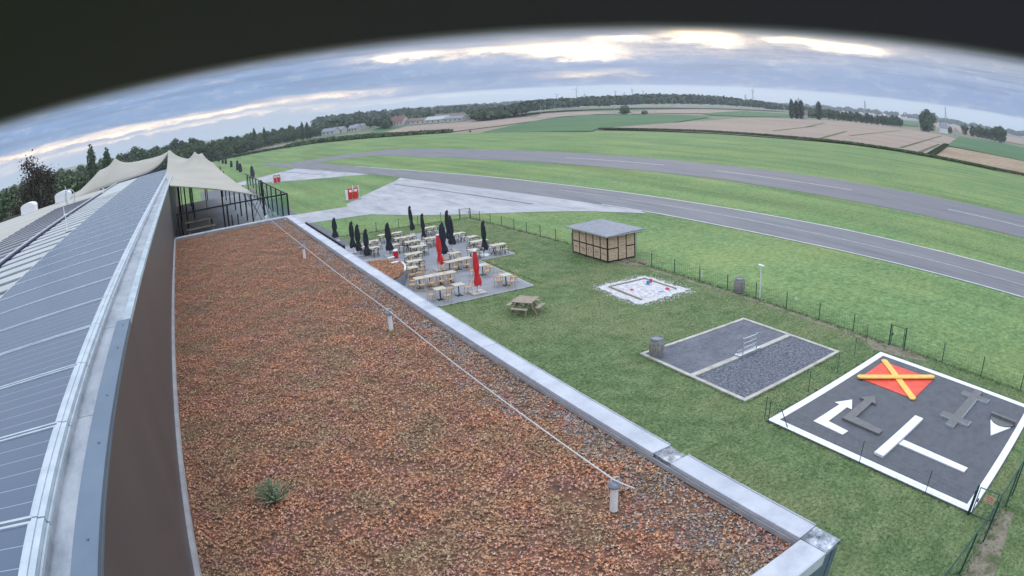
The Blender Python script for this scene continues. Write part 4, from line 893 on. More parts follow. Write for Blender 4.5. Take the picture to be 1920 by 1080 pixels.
# ------------------------------------------------------------------ sandpit
so2 = thing('sandpit', 'white sandpit with a ragged spilled rim on the lawn', 'sandpit', (26.1, 30.2, 0))
P4 = [(24.0, 27.8), (28.3, 28.2), (28.2, 32.3), (24.25, 32.35)]
rag = []
for i in range(4):
    a, b = Vector(P4[i]), Vector(P4[(i+1) % 4])
    for k in range(14):
        p = a.lerp(b, k/14); nn_ = (p-Vector((26.1, 30.2))).normalized(); rag.append(tuple(p+nn_*random.uniform(-.12, .32)))
build('spilled_sand', MB().prism(rag, -.02, .012), 'sand', so2)
inn = [(24.55, 28.45), (27.75, 28.7), (27.75, 31.8), (24.7, 31.85)]
fr_ = MB()
for i in (1, 2, 3): fr_.obox(((inn[i][0]+inn[(i+1) % 4][0])/2, (inn[i][1]+inn[(i+1) % 4][1])/2, .05), (math.dist(inn[i], inn[(i+1) % 4]), .09, .10), math.atan2(inn[(i+1) % 4][1]-inn[i][1], inn[(i+1) % 4][0]-inn[i][0]))
build('frame', fr_, 'greyw', so2)
n_ = 26; vs = []; fs = []
for j in range(n_+1):
    for i in range(n_+1):
        u, v = i/n_, j/n_; p = Vector(inn[0]).lerp(Vector(inn[1]), u).lerp(Vector(inn[3]).lerp(Vector(inn[2]), u), v); e_ = min(u, 1-u, v, 1-v)
        vs.append((p.x, p.y, .02+(.07*rng.random()+.03) * min(1, e_*8)))
for j in range(n_):
    for i in range(n_): a = j*(n_+1)+i; fs.append((a, a+1, a+n_+2, a+n_+1))
build('sand', MB().add(vs, fs), 'sand', so2, smooth=True)
n = 500; a = rng.random(n)*6.28; q_ = rng.uniform(1.7, 2.6, n)*np.array([1])
sg_n = 1100; aq = rng.random(sg_n)*4; uq = rng.random(sg_n); oq = np.abs(rng.normal(0, .28, sg_n))
qx = np.where(aq < 1, 24+4.3*uq, np.where(aq < 2, 28.25+oq, np.where(aq < 3, 24+4.3*uq, 24.1-oq))); qy = np.where(aq < 1, 27.9-oq, np.where(aq < 2, 28+4.3*uq, np.where(aq < 3, 32.3+oq, 28+4.3*uq)))
aa2 = rng.random((sg_n, 4))*.6+np.arange(4)*PI/2; rr2 = rng.uniform(.02, .06, (sg_n, 1))
Vs = np.stack([qx[:, None]+rr2*np.cos(aa2), qy[:, None]+rr2*np.sin(aa2), np.full((sg_n, 4), .010)], 2).reshape(-1, 3)
soup('sand_specks', Vs-np.array([26.1, 30.2, 0]), 4, 'sand', parent=so2)
px = 26.2+np.sign(np.cos(a))*np.minimum(np.abs(np.cos(a))*q_*1.3, 2.5); py = 30.3+np.sign(np.sin(a))*np.minimum(np.abs(np.sin(a))*q_*1.3, 2.5)
for (x, y, z, mm_, kind, lb) in ((26.9, 30.5, .1, 'blueT', 'bucket', 'blue toy bucket in the middle of the white sandpit'), (27.3, 30.7, .1, 'redT', 'bucket', 'red toy bucket next to the blue bucket in the sandpit'), (25.25, 30.2, .09, 'redT', 'mould', 'red sand mould at the left part of the sandpit'), (27.2, 28.95, .09, 'redT', 'mould', 'small red sand mould at the right part of the sandpit'), (26.4, 28.75, .09, 'blueT', 'spade', 'blue toy spade lying near the front rim of the sandpit')):
    if kind == 'bucket': mb = MB().lathe([(.09, 0), (.13, .20), (.115, .20), (.08, .02), (.001, .02)], (x, y, z), 12).tube([(x+.12*math.cos(q), y, z+.20+.10*math.sin(q)) for q in np.linspace(0, PI, 8)], .008, 4)
    elif kind == 'mould': mb = MB().lathe([(.14, 0), (.15, .03), (.06, .09), (.001, .10)], (x, y, z), 10)
    else: mb = MB().tube([(x-.2, y, z), (x+.1, y+.05, z+.03)], .018, 5).obox((x+.18, y+.07, z+.02), (.18, .13, .02), .3)
    tag(build('toy_'+kind, mb, mm_), lb, 'toy', 'sandpit toys')

# ------------------------------------------------------------------ petanque court
cx0, cx1, cy0, cy1 = 18.9, 26.8, 15.05, 22.0
ct = thing('petanque_court', 'gravel petanque court with pale edging split by a middle board', 'court', (22.8, 18.5, 0))
build('fine_gravel', MB().box(cx0+.2, cx1-.2, 18.62, cy1-.2, -.02, .02), 'gravelf', ct)
build('coarse_gravel', MB().box(cx0+.2, cx1-.2, cy0+.2, 18.32, -.02, .02), 'gravelc', ct)
for e in ((cx0, cx1, cy0, cy0+.2), (cx0, cx1, cy1-.2, cy1), (cx0, cx0+.2, cy0+.203, cy1-.203), (cx1-.2, cx1, cy0+.203, cy1-.203), (cx0+.203, cx1-.203, 18.323, 18.617)):
    build('edging', MB().box(*e, -.03, .075), 'court', ct, bevel=.01)
sc = thing('score_frame', 'galvanised score frame standing on the court middle board', 'score frame', (23.1, 18.47, .08))
for x in (22.6, 23.7): build('post', MB().box(x-.03, x+.03, 18.42, 18.48, .085, .92), 'steel', sc)
for z in (.86, .62, .40): build('rail', MB().box(22.63, 23.67, 18.43, 18.47, z-.025, z+.025), 'steel', sc)
build('tray', MB().box(22.2, 23.9, 18.30, 18.64, .085, .15).box(22.4, 23.8, 18.63, 18.66, .151, .24), 'steel', sc)
for k in range(5): build('tally_bar', MB().tube([(22.72+k*.2, 18.45, .42), (22.76+k*.2, 18.45, .84)], .012, 5), 'steel', sc)
def barrel(x, y, lab):
    t = thing('wooden_barrel', lab, 'barrel', (x, y, 0), 'grey oak barrels')
    pr = [(.30, 0), (.345, .15), (.375, .33), (.385, .47), (.375, .62), (.345, .80), (.30, .95), (.28, .95), (.28, .90)]
    build('staves', MB().lathe(pr, (x, y, 0), 20), 'barrel', t)
    build('lid', MB().lathe([(.279, .885), (.279, .902), (.001, .903)], (x, y, 0), 20), 'darkw', t)
    for z, r in ((.06, .325), (.24, .368), (.70, .370), (.89, .325)): build('hoop', MB().lathe([(r, z-.022), (r+.006, z-.02), (r+.006, z+.02), (r, z+.022)], (x, y, 0), 20), 'slate', t)
barrel(19.4, 21.3, 'open topped grey oak barrel on the corner of the gravel court')
barrel(30.45, 25.5, 'grey oak barrel standing behind the wire fence')

# ------------------------------------------------------------------ fences
def fence(name, pts, h, lab, plank=False, wr=.0035, gates=(), step=.20, postr=.028, skip=()):
    t = thing(name, lab, 'fence', (pts[0][0], pts[0][1], 0))
    for i, p in enumerate(pts):
        if i in skip: continue
        build('post', MB().tube([(p[0], p[1], 0), (p[0], p[1], h+.04)], postr, 8), 'green', t)
    wv = MB()
    for a, b in zip(pts, pts[1:]):
        if (a, b) in gates: build('wire_mesh', wv, 'wire', t); wv = MB(); continue
        A, B = Vector((*a, 0)), Vector((*b, 0)); ln = (B-A).length
        for z in np.arange(.08, h, .16): wv.tube([A+Vector((0, 0, z)), B+Vector((0, 0, z))], wr, 3, cap=False)
        for k in range(int(ln/step)): p = A.lerp(B, (k+.5)*step/ln); wv.tube([p+Vector((0, 0, .03)), p+Vector((0, 0, h))], wr*.8, 3, cap=False)
    build('wire_mesh', wv, 'wire', t); return t
FP = [(29.45, 61.5), (29.5, 59.4), (29.55, 57.2), (29.6, 54.9), (29.65, 52.6), (29.75, 50.5), (29.85, 48.3), (29.9, 45.9), (30.0, 43.6), (30.05, 41.6), (30.2, 36.2), (30.25, 33.9), (30.28, 31.5), (30.28, 29.0), (30.27, 26.4), (30.26, 23.9), (30.15, 21.3), (30.08, 18.7), (30.0, 16.1), (29.85, 13.45)]
fence('wire_fence', FP, 1.0, 'long green wire fence between the lawn and the airfield grass', skip=(0, 10, 19), gates=((FP[9], FP[10]),))
FQ = [(29.95, 12.45), (29.9, 9.8), (29.95, 7.15), (29.95, 4.45), (29.95, 1.8), (29.95, -.9)]
fence('wire_fence', FQ, 1.05, 'green wire fence behind the signal square, right of the gate', skip=(0,))
FL = [(28.35, 61.85), (26.3, 62.1), (23.75, 62.3), (21.7, 62.5), (19.25, 62.6), (16.75, 62.9), (14.83, 63.5)]
fence('wire_fence', FL, 1.0, 'green wire fence along the far lawn edge above the terrace', skip=(0,))
def gate(a, b, h, lab, name='garden_gate'):
    t = thing(name, lab, 'gate', (a[0], a[1], 0)); A, B = Vector((*a, 0)), Vector((*b, 0)); Z = Vector((0, 0, 1)); d = (B-A).normalized()
    for p in (A, B): build('post', MB().tube([p, p+Z*h], .045, 8), 'green', t)
    build('frame', MB().tube([A+d*.1+Z*.08, B-d*.1+Z*.08, B-d*.1+Z*(h-.06), A+d*.1+Z*(h-.06), A+d*.1+Z*.08], .025, 6), 'green', t)
    w = MB()
    for z in np.arange(.2, h-.1, .2): w.tube([A+d*.1+Z*z, B-d*.1+Z*z], .003, 3, cap=False)
    for k in range(6): p = A.lerp(B, (k+.7)/6.6); w.tube([p+Z*.08, p+Z*(h-.08)], .003, 3, cap=False)
    build('wire_mesh', w, 'wire', t)
    build('latch', MB().obox(A+d*.16+Z*h*.55, (.10, .05, .12)), 'black', t); return t
gate((29.45, 61.5), (28.35, 61.85), 1.15, 'green wire gate at the far corner of the lawn')
gate((29.85, 13.45), (29.95, 12.45), 1.2, 'green wire gate at the corner of the signal square')
FB = [(29.3, 14.75), (24.5, 13.75), (21.8, 13.65), (18.35, 13.5), (18.3, 12.45), (18.28, 8.5), (18.25, 5.3), (18.25, 3.05)]
tf = fence('low_fence', [(29.3, 14.75), (27.0, 14.2), (24.5, 13.75), (21.8, 13.65), (18.42, 13.5)], .95, 'thin dark wire fence between the gravel court and the signal square', wr=.0022, postr=.016)
fence('low_fence', [(18.30, 13.2), (18.28, 8.5), (18.25, 5.3), (18.2, 3.25)], .95, 'thin dark wire fence on the building side of the signal square', wr=.0022, postr=.016, step=.4)
tag(build('leaning_stake', MB().tube([(18.45, 12.25, 0), (18.7, 12.9, .55)], .018, 6), 'black'), 'short dark stake leaning over the left corner of the signal square', 'stake')
gt = gate((18.25, 3.2), (18.3, 2.15), 1.2, 'green gate with a pink notice at the near corner of the signal square')
sg = build('notice', MB().box(18.235, 18.24, 2.35, 2.80, .72, 1.0), 'crate', gt)
lt = MB()
for k in range(3): build('lettering', MB().box(18.231, 18.234, 2.42, 2.74-.04*k, .93-.07*k, .95-.07*k), 'redT', sg)
NF = [(20.5, 1.95), (19.63, 1.97), (17.2, 2.02), (15.2, 2.1), (12.8, 2.2), (10.2, 2.3)]
t = fence('tall_fence', NF, 1.55, 'taller green fence running from the near gate back to the building', wr=.0035, postr=.035, step=.25)
build('top_rail', MB().tube([(NF[0][0], NF[0][1], 1.57), (NF[-1][0], NF[-1][1], 1.57)], .03, 6), 'green', t)
lm = thing('lamp_post', 'slim white lamp post with a short cross head at the wire fence', 'lamp post', (30.42, 23.7, 0))
build('pole', MB().tube([(30.42, 23.7, 0), (30.42, 23.7, 2.1)], .04, 8), 'whitep', lm)
build('lamp_head', MB().obox((30.42, 23.7, 2.12), (.12, .42, .09)), 'whitep', lm)
for k, (x, y, z, lb) in enumerate(((30.3, 20.7, .75, 'round white disc on the fence right of the lamp post'), (30.3, 32.9, .62, 'small triangular warning plate on the fence near the hut'), (30.3, 28.8, .55, 'narrow white plate on a fence post left of the barrel'))):
    if k == 0: mb = MB().tube([(x, y, z), (x+.012, y, z)], .11, 14)
    elif k == 1: mb = MB().add([(x, y-.12, z), (x, y+.12, z), (x, y, z+.22), (x+.012, y-.12, z), (x+.012, y+.12, z), (x+.012, y, z+.22)], [(0, 1, 2), (5, 4, 3), (0, 3, 4, 1), (1, 4, 5, 2), (2, 5, 3, 0)])
    else: mb = MB().obox((x, y, z), (.02, .08, .45))
    tag(build('fence_plate', mb, 'whitep' if k != 1 else 'pady'), lb, 'plate', 'plates hung on the wire fence')

# ------------------------------------------------------------------ signal square
PX0, PX1, PY0, PY1 = 18.38, 28.5, 3.15, 13.30; PZ = .045
sq = thing('signal_square', 'dark asphalt signal square with a broad white border', 'signal square', (23.4, 8.2, 0))
build('slab', MB().box(PX0-.05, PX1+.05, PY0-.05, PY1+.05, -.05, PZ), 'pad', sq)
for e in ((PX0, PX1, PY1-.36, PY1), (PX0, PX1, PY0, PY0+.36), (PX0, PX0+.36, PY0+.361, PY1-.361), (PX1-.36, PX1, PY0+.361, PY1-.361)): build('border', MB().box(*e, PZ, PZ+.006), 'white', sq)
G_ = 'boards laid out on the signal square'
rd_ = thing('closed_field_signal', 'red board crossed by two raised yellow bars on the signal square', 'ground signal', (26.1, 10.85, PZ), G_)
build('red_board', MB().prism([(24.70, 12.50), (27.42, 12.52), (27.47, 9.30), (24.68, 9.22)], PZ+.002, PZ+.03), 'padr', rd_)
def bar(mb, a, b, w, z0, z1, mi=0, taper=0):
    A, B = Vector(a), Vector(b); d = (B-A).normalized(); q = Vector((-d.y, d.x))*w/2; t_ = d*taper
    P = [A-q+t_, A+q+t_]+([A+q*.3] if 0 else [])
    pts = [A-q+t_, A-q*.35, A+q*.35, A+q+t_, B+q-t_, B+q*.35, B-q*.35, B-q-t_] if taper else [A-q, A+q, B+q, B-q]
    return mb.prism([(p.x, p.y) for p in pts], z0, z1, mi)
build('yellow_bar', bar(MB(), (24.55, 9.15), (27.55, 12.6), .35, PZ+.032, PZ+.09, taper=.12), 'pady', rd_)
build('yellow_bar', bar(MB(), (24.55, 12.55), (27.55, 9.3), .35, PZ+.095, PZ+.16, taper=.12), 'pady', rd_)
def arrow(P, z1, m, lab, name):
    return tag(build(name, MB().prism(P, PZ+.001, z1), m, bevel=.004), lab, 'ground signal', G_)
arrow([(21.70, 12.05), (22.50, 11.57), (21.70, 11.08), (21.70, 11.36), (20.08, 11.30), (19.98, 10.17), (19.57, 10.20), (19.63, 11.79), (21.70, 11.77)], PZ+.03, 'white', 'white bent arrow board on the signal square', 'white_arrow')
arrow([(22.80, 11.32), (23.50, 10.85), (22.80, 10.40), (22.80, 10.63), (21.12, 10.50), (20.98, 8.95), (20.58, 8.95), (20.62, 10.93), (22.80, 11.05)], PZ+.10, 'padd', 'raised dark grey bent arrow board on the signal square', 'dark_arrow')
tt = thing('landing_t', 'white landing T with a raised cross bar on the signal square', 'ground signal', (21, 7, PZ), G_)
build('stem', MB().prism([(20.57, 7.88), (21.0, 7.86), (20.93, 4.47), (20.55, 4.5)], PZ+.002, PZ+.05), 'white', tt)
build('cross_bar', MB().box(19.22, 23.15, 7.92, 8.37, PZ+.002, PZ+.11), 'white', tt, bevel=.01)
db = MB()
db.box(23.50, 27.95, 6.33, 6.82, PZ+.001, PZ+.10).box(24.08, 24.52, 6.822, 7.42, PZ+.001, PZ+.10).box(24.08, 24.52, 5.80, 6.328, PZ+.001, PZ+.10).box(26.93, 27.33, 6.822, 7.35, PZ+.001, PZ+.10).box(26.93, 27.33, 5.72, 6.328, PZ+.001, PZ+.10)
dd = thing('double_cross_signal', 'raised dark grey double cross board with painted-on lit front edges on the signal square', 'ground signal', (25.7, 6.6, PZ), G_)
build('board', db, 'padd', dd)
de = MB()
for e in ((23.48, 23.497, 6.33, 6.82), (24.06, 24.077, 6.822, 7.42), (24.06, 24.077, 5.80, 6.328), (26.91, 26.927, 6.822, 7.35), (26.91, 26.927, 5.72, 6.328)): de.box(*e, PZ+.001, PZ+.102)
de.box(24.53, 26.92, 6.31, 6.327, PZ+.001, PZ+.102).box(26.93, 27.33, 5.70, 5.717, PZ+.001, PZ+.102).box(24.08, 24.52, 5.78, 5.797, PZ+.001, PZ+.102)
build('lit_edge_strip', de, 'alu', dd)  # added pale strips: light caught on the near edges, put in as colour
cn = thing('white_cone_signal', 'white triangular board under a dark curved flap on the signal square', 'ground signal', (25.2, 4.4, PZ), G_)
build('board', MB().prism([(25.55, 5.0), (25.30, 4.72), (25.22, 4.4), (25.30, 4.05), (25.5, 3.76), (24.12, 4.47)], PZ+.002, PZ+.05), 'white', cn)
arc = [(25.42-.0*k, 0) for k in range(0)]; ap = [(25.55+.0, 5.0)]
ap = [(25.58, 5.02)]+[(25.56-.34*math.sin(PI*k/10), 5.02-1.28*k/10) for k in range(1, 10)]+[(25.55, 3.72), (25.80, 3.66), (25.80, 5.08)]
build('flap', MB().prism(ap, PZ+.052, PZ+.09).box(25.80, 25.97, 3.6, 5.1, PZ+.002, PZ+.22), 'padd', cn)

# ------------------------------------------------------------------ grass blades and edge weeds
def blades(name, x, y, h, w, m, label, k=4, z=0.0):
    n = len(x); V = np.zeros((n, k, 3, 3))
    for j in range(k):
        a = rng.random(n)*6.28; ca, sa = np.cos(a), np.sin(a); ox = x+rng.normal(0, .025, n); oy = y+rng.normal(0, .025, n); hh = h*rng.uniform(.6, 1.2, n); ln_ = hh*rng.uniform(.2, .9, n)
        V[:, j, 0] = np.stack([ox-sa*w, oy+ca*w, np.full(n, z)], 1); V[:, j, 1] = np.stack([ox+sa*w, oy-ca*w, np.full(n, z)], 1); V[:, j, 2] = np.stack([ox+ca*ln_, oy+sa*ln_, z+hh], 1)
    return tag(soup(name, V.reshape(-1, 3), 3, m, np.repeat(rng.random(n), k)), label, 'grass', kind='stuff')
def free(x, y):
    ok = ~((x > 18.88) & (x < 26.82) & (y > 15.03) & (y < 22.02)) & ~((x > 18.32) & (x < 28.56) & (y > 3.09) & (y < 13.36)) & ~((x < 21.2) & (y > 35.3) & (y < 58.2)) & ~((x < 24.9) & (y > 44.0) & (y < 58.2))
    ok &= ~((x > 24.0) & (x < 28.3) & (y > 27.9) & (y < 32.3)) & ~((x > 28.5) & (x < 31.15) & (y > 36.9) & (y < 41.3)) & ~((x < 15.7) & (y > 58))
    return ok
n = 120000; x = rng.uniform(5, 30.2, n); y = -3+66*rng.random(n)**1.5
ok = free(x, y); x, y = x[ok], y[ok]; keep_ = np.sin(x*.9+np.sin(y*.7)*2)*np.sin(y*.8+x*.3)+rng.normal(0, .8, len(x)) > -.4; x, y = x[keep_], y[keep_]
blades('grass_tufts', x, y, rng.uniform(.015, .040, len(x)), .014, 'blade', 'short tufted blades of the lawn grass')
ex, ey, eh = [], [], []
def along(a, b, den, sp, h0, h1, side=0):
    ln = math.dist(a, b); m = int(ln*den); u = rng.random(m); d = ((b[0]-a[0])/ln, (b[1]-a[1])/ln); o = rng.normal(side, sp, m)
    ex.append(a[0]+(b[0]-a[0])*u-d[1]*o); ey.append(a[1]+(b[1]-a[1])*u+d[0]*o); eh.append(rng.uniform(h0, h1, m))
for P_, c_ in ((FP, 22), (FQ, 22), (FL, 22)):
    for a, b in zip(P_, P_[1:]): along(a, b, c_, .12, .05, .20)
for a, b in (((18.9, 15.0), (26.8, 15.0)), ((26.85, 15.0), (26.85, 22.0)), ((18.9, 22.05), (26.8, 22.05)), ((18.85, 15.0), (18.85, 22.0)), ((18.3, 3.1), (18.3, 13.3)), ((18.3, 13.38), (28.5, 13.38)), ((28.6, 3.1), (28.6, 13.3)), ((14.4, 35.2), (21.1, 35.25)), ((21.8, 35.4), (21.8, 44)), ((24.95, 44), (24.95, 58)), ((28.4, 36.8), (28.4, 41.3))):
    along(a, b, 26, .06, .03, .09)
for a, b in zip(NF, NF[1:]): along(a, b, 25, .14, .05, .16)
blades('edge_weeds', np.concatenate(ex), np.concatenate(ey), np.concatenate(eh), .014, 'blade', 'longer grass and weeds along the fences and edgings', k=5)

# ------------------------------------------------------------------ fuel pumps
def pump(x, y, lab, s_=1.0):
    t = thing('fuel_pump', lab, 'fuel pump', (x, y, 0), 'red fuel pump islands')
    build('island', MB().box(x-1.1, x+1.2, y-.5, y+.5, -.05, .14), 'kerb', t)
    for dx in (-.35, .45):
        q = build('pump_body', MB().box(x+dx-.30, x+dx+.30, y-.28, y+.28, .142, 1.75), 'redp', t, bevel=.03)
        build('dial', MB().box(x+dx-.2, x+dx+.2, y-.295, y-.282, 1.2, 1.55), 'whitep', q)
        build('hose', MB().tube([(x+dx+.32, y-.1, 1.3), (x+dx+.5, y-.15, .8), (x+dx+.42, y-.12, .3), (x+dx+.32, y-.1, .9)], .03, 6), 'black', q)
    build('cabinet', MB().box(x-1.0, x-.72, y-.2, y+.2, .142, 1.55), 'whitep', t)
    build('sign', MB().box(x+.02, x+.12, y-.32, y-.2, 1.2, 2.1).tube([(x+1.0, y, .14), (x+1.0, y, 2.0)], .05, 6), 'whitep', t)
    return t
pump(24.5, 90.0, 'red and white fuel pumps at the edge of the large concrete apron')
pump(20.6, 138.4, 'distant red fuel pump by the small concrete apron')
# bollard like closed parasols / cones along the second terrace
for i, (x, y, h) in enumerate(((17.5, 160, 3.6), (17.4, 192, 3.3), (17.7, 205, 3.8), (17.7, 232, 3.0), (18.0, 266, 3.2), (17.3, 276, 3.0), (17.3, 308, 3.2), (18.6, 168, 2.0))):
    t = thing('closed_parasol', ['dark closed parasol at the near end of the row beyond the tent', 'second dark parasol in the row beyond the tent', 'third and tallest dark parasol in the row beyond the tent', 'fourth dark parasol in the row beyond the tent', 'fifth dark parasol in the row beyond the tent', 'sixth dark parasol in the row beyond the tent', 'farthest dark parasol in the row beyond the tent', 'low pale green parasol beside the near end of the distant row'][i], 'parasol', (x, y, 0), 'closed parasols in a row beyond the tent')
    build('canopy', MB().lathe([(.2, .5), (.55, .6), (.5, h*.6), (.35, h*.9), (.05, h)], (x, y, 0), 10, wob=.12), 'darkc' if i < 7 else 'leafC', t)
    build('mast', MB().tube([(x, y, 0), (x, y, .7)], .08, 6), 'steel', t)

# ------------------------------------------------------------------ trees
def crown_pts(g, lobes, nper, size, up=.25):
    """leaf clumps spread over and inside a set of lobes; returns quads as (N*4,3)"""
    out = []
    for (cx_, cy_, cz_, rx, ry, rz_, w) in lobes:
        n = int(nper*w); d = g.normal(size=(n, 3)); d /= np.linalg.norm(d, axis=1, keepdims=True); rr = g.uniform(.55, 1.08, n)**.8
        bump_ = 1+.16*np.sin(d[:, 0]*5+cx_*3)*np.sin(d[:, 1]*6+cz_)+.12*np.sin(d[:, 2]*9)
        out.append((np.array([cx_, cy_, cz_])+d*np.array([rx, ry, rz_])*(rr*bump_)[:, None], d))
    P = np.concatenate([o[0] for o in out]); D = np.concatenate([o[1] for o in out]); n = len(P)
    nr_ = D+g.normal(0, .55, (n, 3)); nr_[:, 2] += up; nr_ /= np.linalg.norm(nr_, axis=1, keepdims=True)
    a = np.cross(nr_, g.normal(size=(n, 3))); a /= np.linalg.norm(a, axis=1, keepdims=True); b = np.cross(nr_, a)
    s_ = (size*g.uniform(.55, 1.35, n))[:, None]; a *= s_; b *= s_*g.uniform(.5, 1, n)[:, None]
    V = np.stack([P-a, P-b*.9, P+a, P+b], 1).reshape(-1, 3); return V
def tree_proto(name, lobes, nq, leaf, m, h, tr, limbs=6, seed=1, up=.25, z0=.22):
    g = np.random.default_rng(seed); t = bpy.data.objects.new(name, None)
    V = crown_pts(g, lobes, nq, leaf, up); cr = soup('crown', V, 4, m, parent=None); C.objects.unlink(cr); cr.parent = t
    tk = MB().tube([(0, 0, -.3), (.02*h*.3, 0, h*.3), (.01*h, .01*h, h*.62)], [tr, tr*.75, tr*.3], 8)
    for k in range(limbs):
        L_ = lobes[k % len(lobes)]; tk.tube([(0, 0, h*(z0+.05*k/limbs+.05)), (L_[0]*.5, L_[1]*.5, (h*.35+L_[2])/2), (L_[0], L_[1], L_[2])], [tr*.45, tr*.3, tr*.1], 5)
    me = bpy.data.meshes.new('trunk'); me.from_pydata([tuple(v) for v in tk.v], [], tk.f); me.materials.append(MT['bark']); to = bpy.data.objects.new('trunk', me); to.parent = t
    return (name, cr, to)
def put_tree(proto, x, y, s, label, cat='tree', group=None, rz=None, z=0, parts=True, sz=None, name=None):
    nm, cr, tk = proto; rz = random.uniform(0, 6.28) if rz is None else rz
    if parts:
        r = thing(name or nm, label, cat, (x, y, z), group, rz); r.scale = (s, s, sz or s)
        a = cr.copy(); C.objects.link(a); a.parent = r; b = tk.copy(); C.objects.link(b); b.parent = r
    else:
        r = cr.copy(); r.name = name or nm; C.objects.link(r); r.parent = None; r.location = (x, y, z); r.rotation_euler = (0, 0, rz); r.scale = (s, s, sz or s); tag(r, label, cat, group)
    return r
def lobes_round(g, h, r, n=9):
    L_ = [(0, 0, h*.58, r*.62, r*.62, h*.34, 1.2), (0, 0, h*.27, r*.80, r*.80, h*.24, 1.0)]
    for k in range(n):
        a = 2*PI*k/n+g.uniform(-.3, .3); q = g.uniform(.45, .7)*r; L_.append((q*math.cos(a), q*math.sin(a), h*g.uniform(.36, .80), r*g.uniform(.30, .46), r*g.uniform(.30, .46), h*g.uniform(.13, .21), .55))
    L_.append((g.uniform(-.2, .2)*r, g.uniform(-.2, .2)*r, h*.88, r*.36, r*.36, h*.13, .5)); return L_
gg = random.Random(11)
PRO = {'A': tree_proto('broadleaf_tree', lobes_round(gg, 10, 4.6), 340, .42, 'leafA', 10, .28, seed=2),
       'B': tree_proto('dark_broadleaf_tree', lobes_round(gg, 10, 4.0, 8), 350, .40, 'leafB', 10, .26, seed=3),
       'C': tree_proto('pale_willow_tree', lobes_round(gg, 8, 4.2, 8), 220, .42, 'leafC', 8, .24, seed=4),
       'P': tree_proto('poplar_tree', [(0, 0, 10*z, 1.15*w, 1.15*w, 1.7, .7) for z, w in ((.16, .8), (.30, 1), (.44, 1.08), (.58, 1.1), (.72, 1.05), (.86, .9), (.97, .6))], 230, .32, 'leafB', 10, .22, seed=5),
       'S': tree_proto('round_bush', [(0, 0, 1.6, 2.2, 2.0, 1.6, 1.3), (1.3, .4, 1.2, 1.3, 1.2, 1.1, .6), (-1.4, -.3, 1.3, 1.3, 1.3, 1.2, .6)], 240, .26, 'leafB', 3, .12, limbs=3, seed=6, z0=.05)}
used_lab = set()
# left woodland: rows stepping back from its front edge
front = [(-70, 210), (-52, 240), (-34, 262), (-18, 292), (-4, 316), (10, 334), (16, 338), (26, 350), (37, 366), (48, 400), (59, 432), (72, 464), (86, 476), (101, 498), (117, 522), (132, 540), (144, 552)]
fx = [p[0] for p in front]; fy = [p[1] for p in front]
G_W = 'trees of the wood beyond the tent and airfield'
kinds = {'A': 'mid green broadleaf tree', 'B': 'dark green broadleaf tree', 'C': 'pale grey green tree'}
rs_ = random.Random(5)
for row, (back, stp, hs) in enumerate(((4, 6.5, .72), (16, 7.5, .88), (30, 9, .98), (48, 12, 1.05), (70, 17, 1.10))):
    s_ = 0.0; P_ = [Vector(p) for p in front]; tot = sum((b-a).length for a, b in zip(P_, P_[1:]))
    while s_ < tot:
        q = s_; i = 0
        while i < len(P_)-2 and q > (P_[i+1]-P_[i]).length: q -= (P_[i+1]-P_[i]).length; i += 1
        d = (P_[i+1]-P_[i]).normalized(); p = P_[i]+d*min(q, (P_[i+1]-P_[i]).length); nrm = Vector((-d.y, d.x))
        if nrm.y < 0 and nrm.x > 0: nrm = -nrm
        p = p+nrm*(back+rs_.uniform(-3, 3)); k = rs_.choices('ABC', (5, 4, 2 if row == 0 else .6))[0]
        sc_ = hs*rs_.uniform(.82, 1.15)*(1.35 if p.x < 14 else 1.0)
        put_tree(PRO[k], p.x, p.y, sc_, kinds[k]+' in the wood beyond the tent', 'tree', G_W, parts=row < 2, sz=sc_*rs_.uniform(.85, 1.08))
        s_ += stp*rs_.uniform(.8, 1.25)
for x, y, s_, lb in ((52.6, 447, 1.25, 'slim dark poplar rising from the wood, left of a pair'), (59.9, 446, 1.2, 'slim dark poplar rising from the wood, right of a pair'), (92.6, 470, 1.2, 'narrow poplar at the village end of the wood, left one'), (96.5, 470, 1.15, 'narrow poplar at the village end of the wood, right one'), (-32.2, 197.4, 1.58, 'tall narrow dark poplar left of the tent'), (-26.7, 198.2, 1.40, 'shorter narrow dark poplar left of the tent'), (18, 380, 1.0, 'small poplar tip above the near wood')):
    put_tree(PRO['P'], x, y, s_, lb, 'poplar', 'poplars above the wood')
put_tree(PRO['A'], 85.5, 470, .9, 'round single tree standing forward of the wood', 'tree', rz=1.0)
put_tree(PRO['B'], 100, 476, .95, 'dark round tree standing forward of the wood beside the hay meadow', 'tree')
# left side trees behind the hall
for i, (x, y, k, s_) in enumerate(((-34, 120, 'B', .98), (-44, 112, 'A', .95), (-30, 140, 'A', .95), (-22, 160, 'B', .95), (-38, 160, 'B', 1.0), (-50, 150, 'A', 1.0), (-16, 190, 'A', .9), (-60, 130, 'B', 1.0), (-46, 190, 'A', .95), (-10, 215, 'B', .9), (-24, 225, 'A', .95), (-30, 100, 'B', .75), (-40, 92, 'A', .78), (-2, 240, 'A', .9), (-20, 130, 'B', .82), (8, 262, 'B', .85), (-60, 175, 'A', 1.05), (-80, 190, 'B', 1.05), (-34, 215, 'B', 1.0))):
    put_tree(PRO[k], x, y, s_*(1.12 if y > 125 else 1.0), kinds[k]+' among the trees behind the hall roof', 'tree', 'trees behind the hall roof')
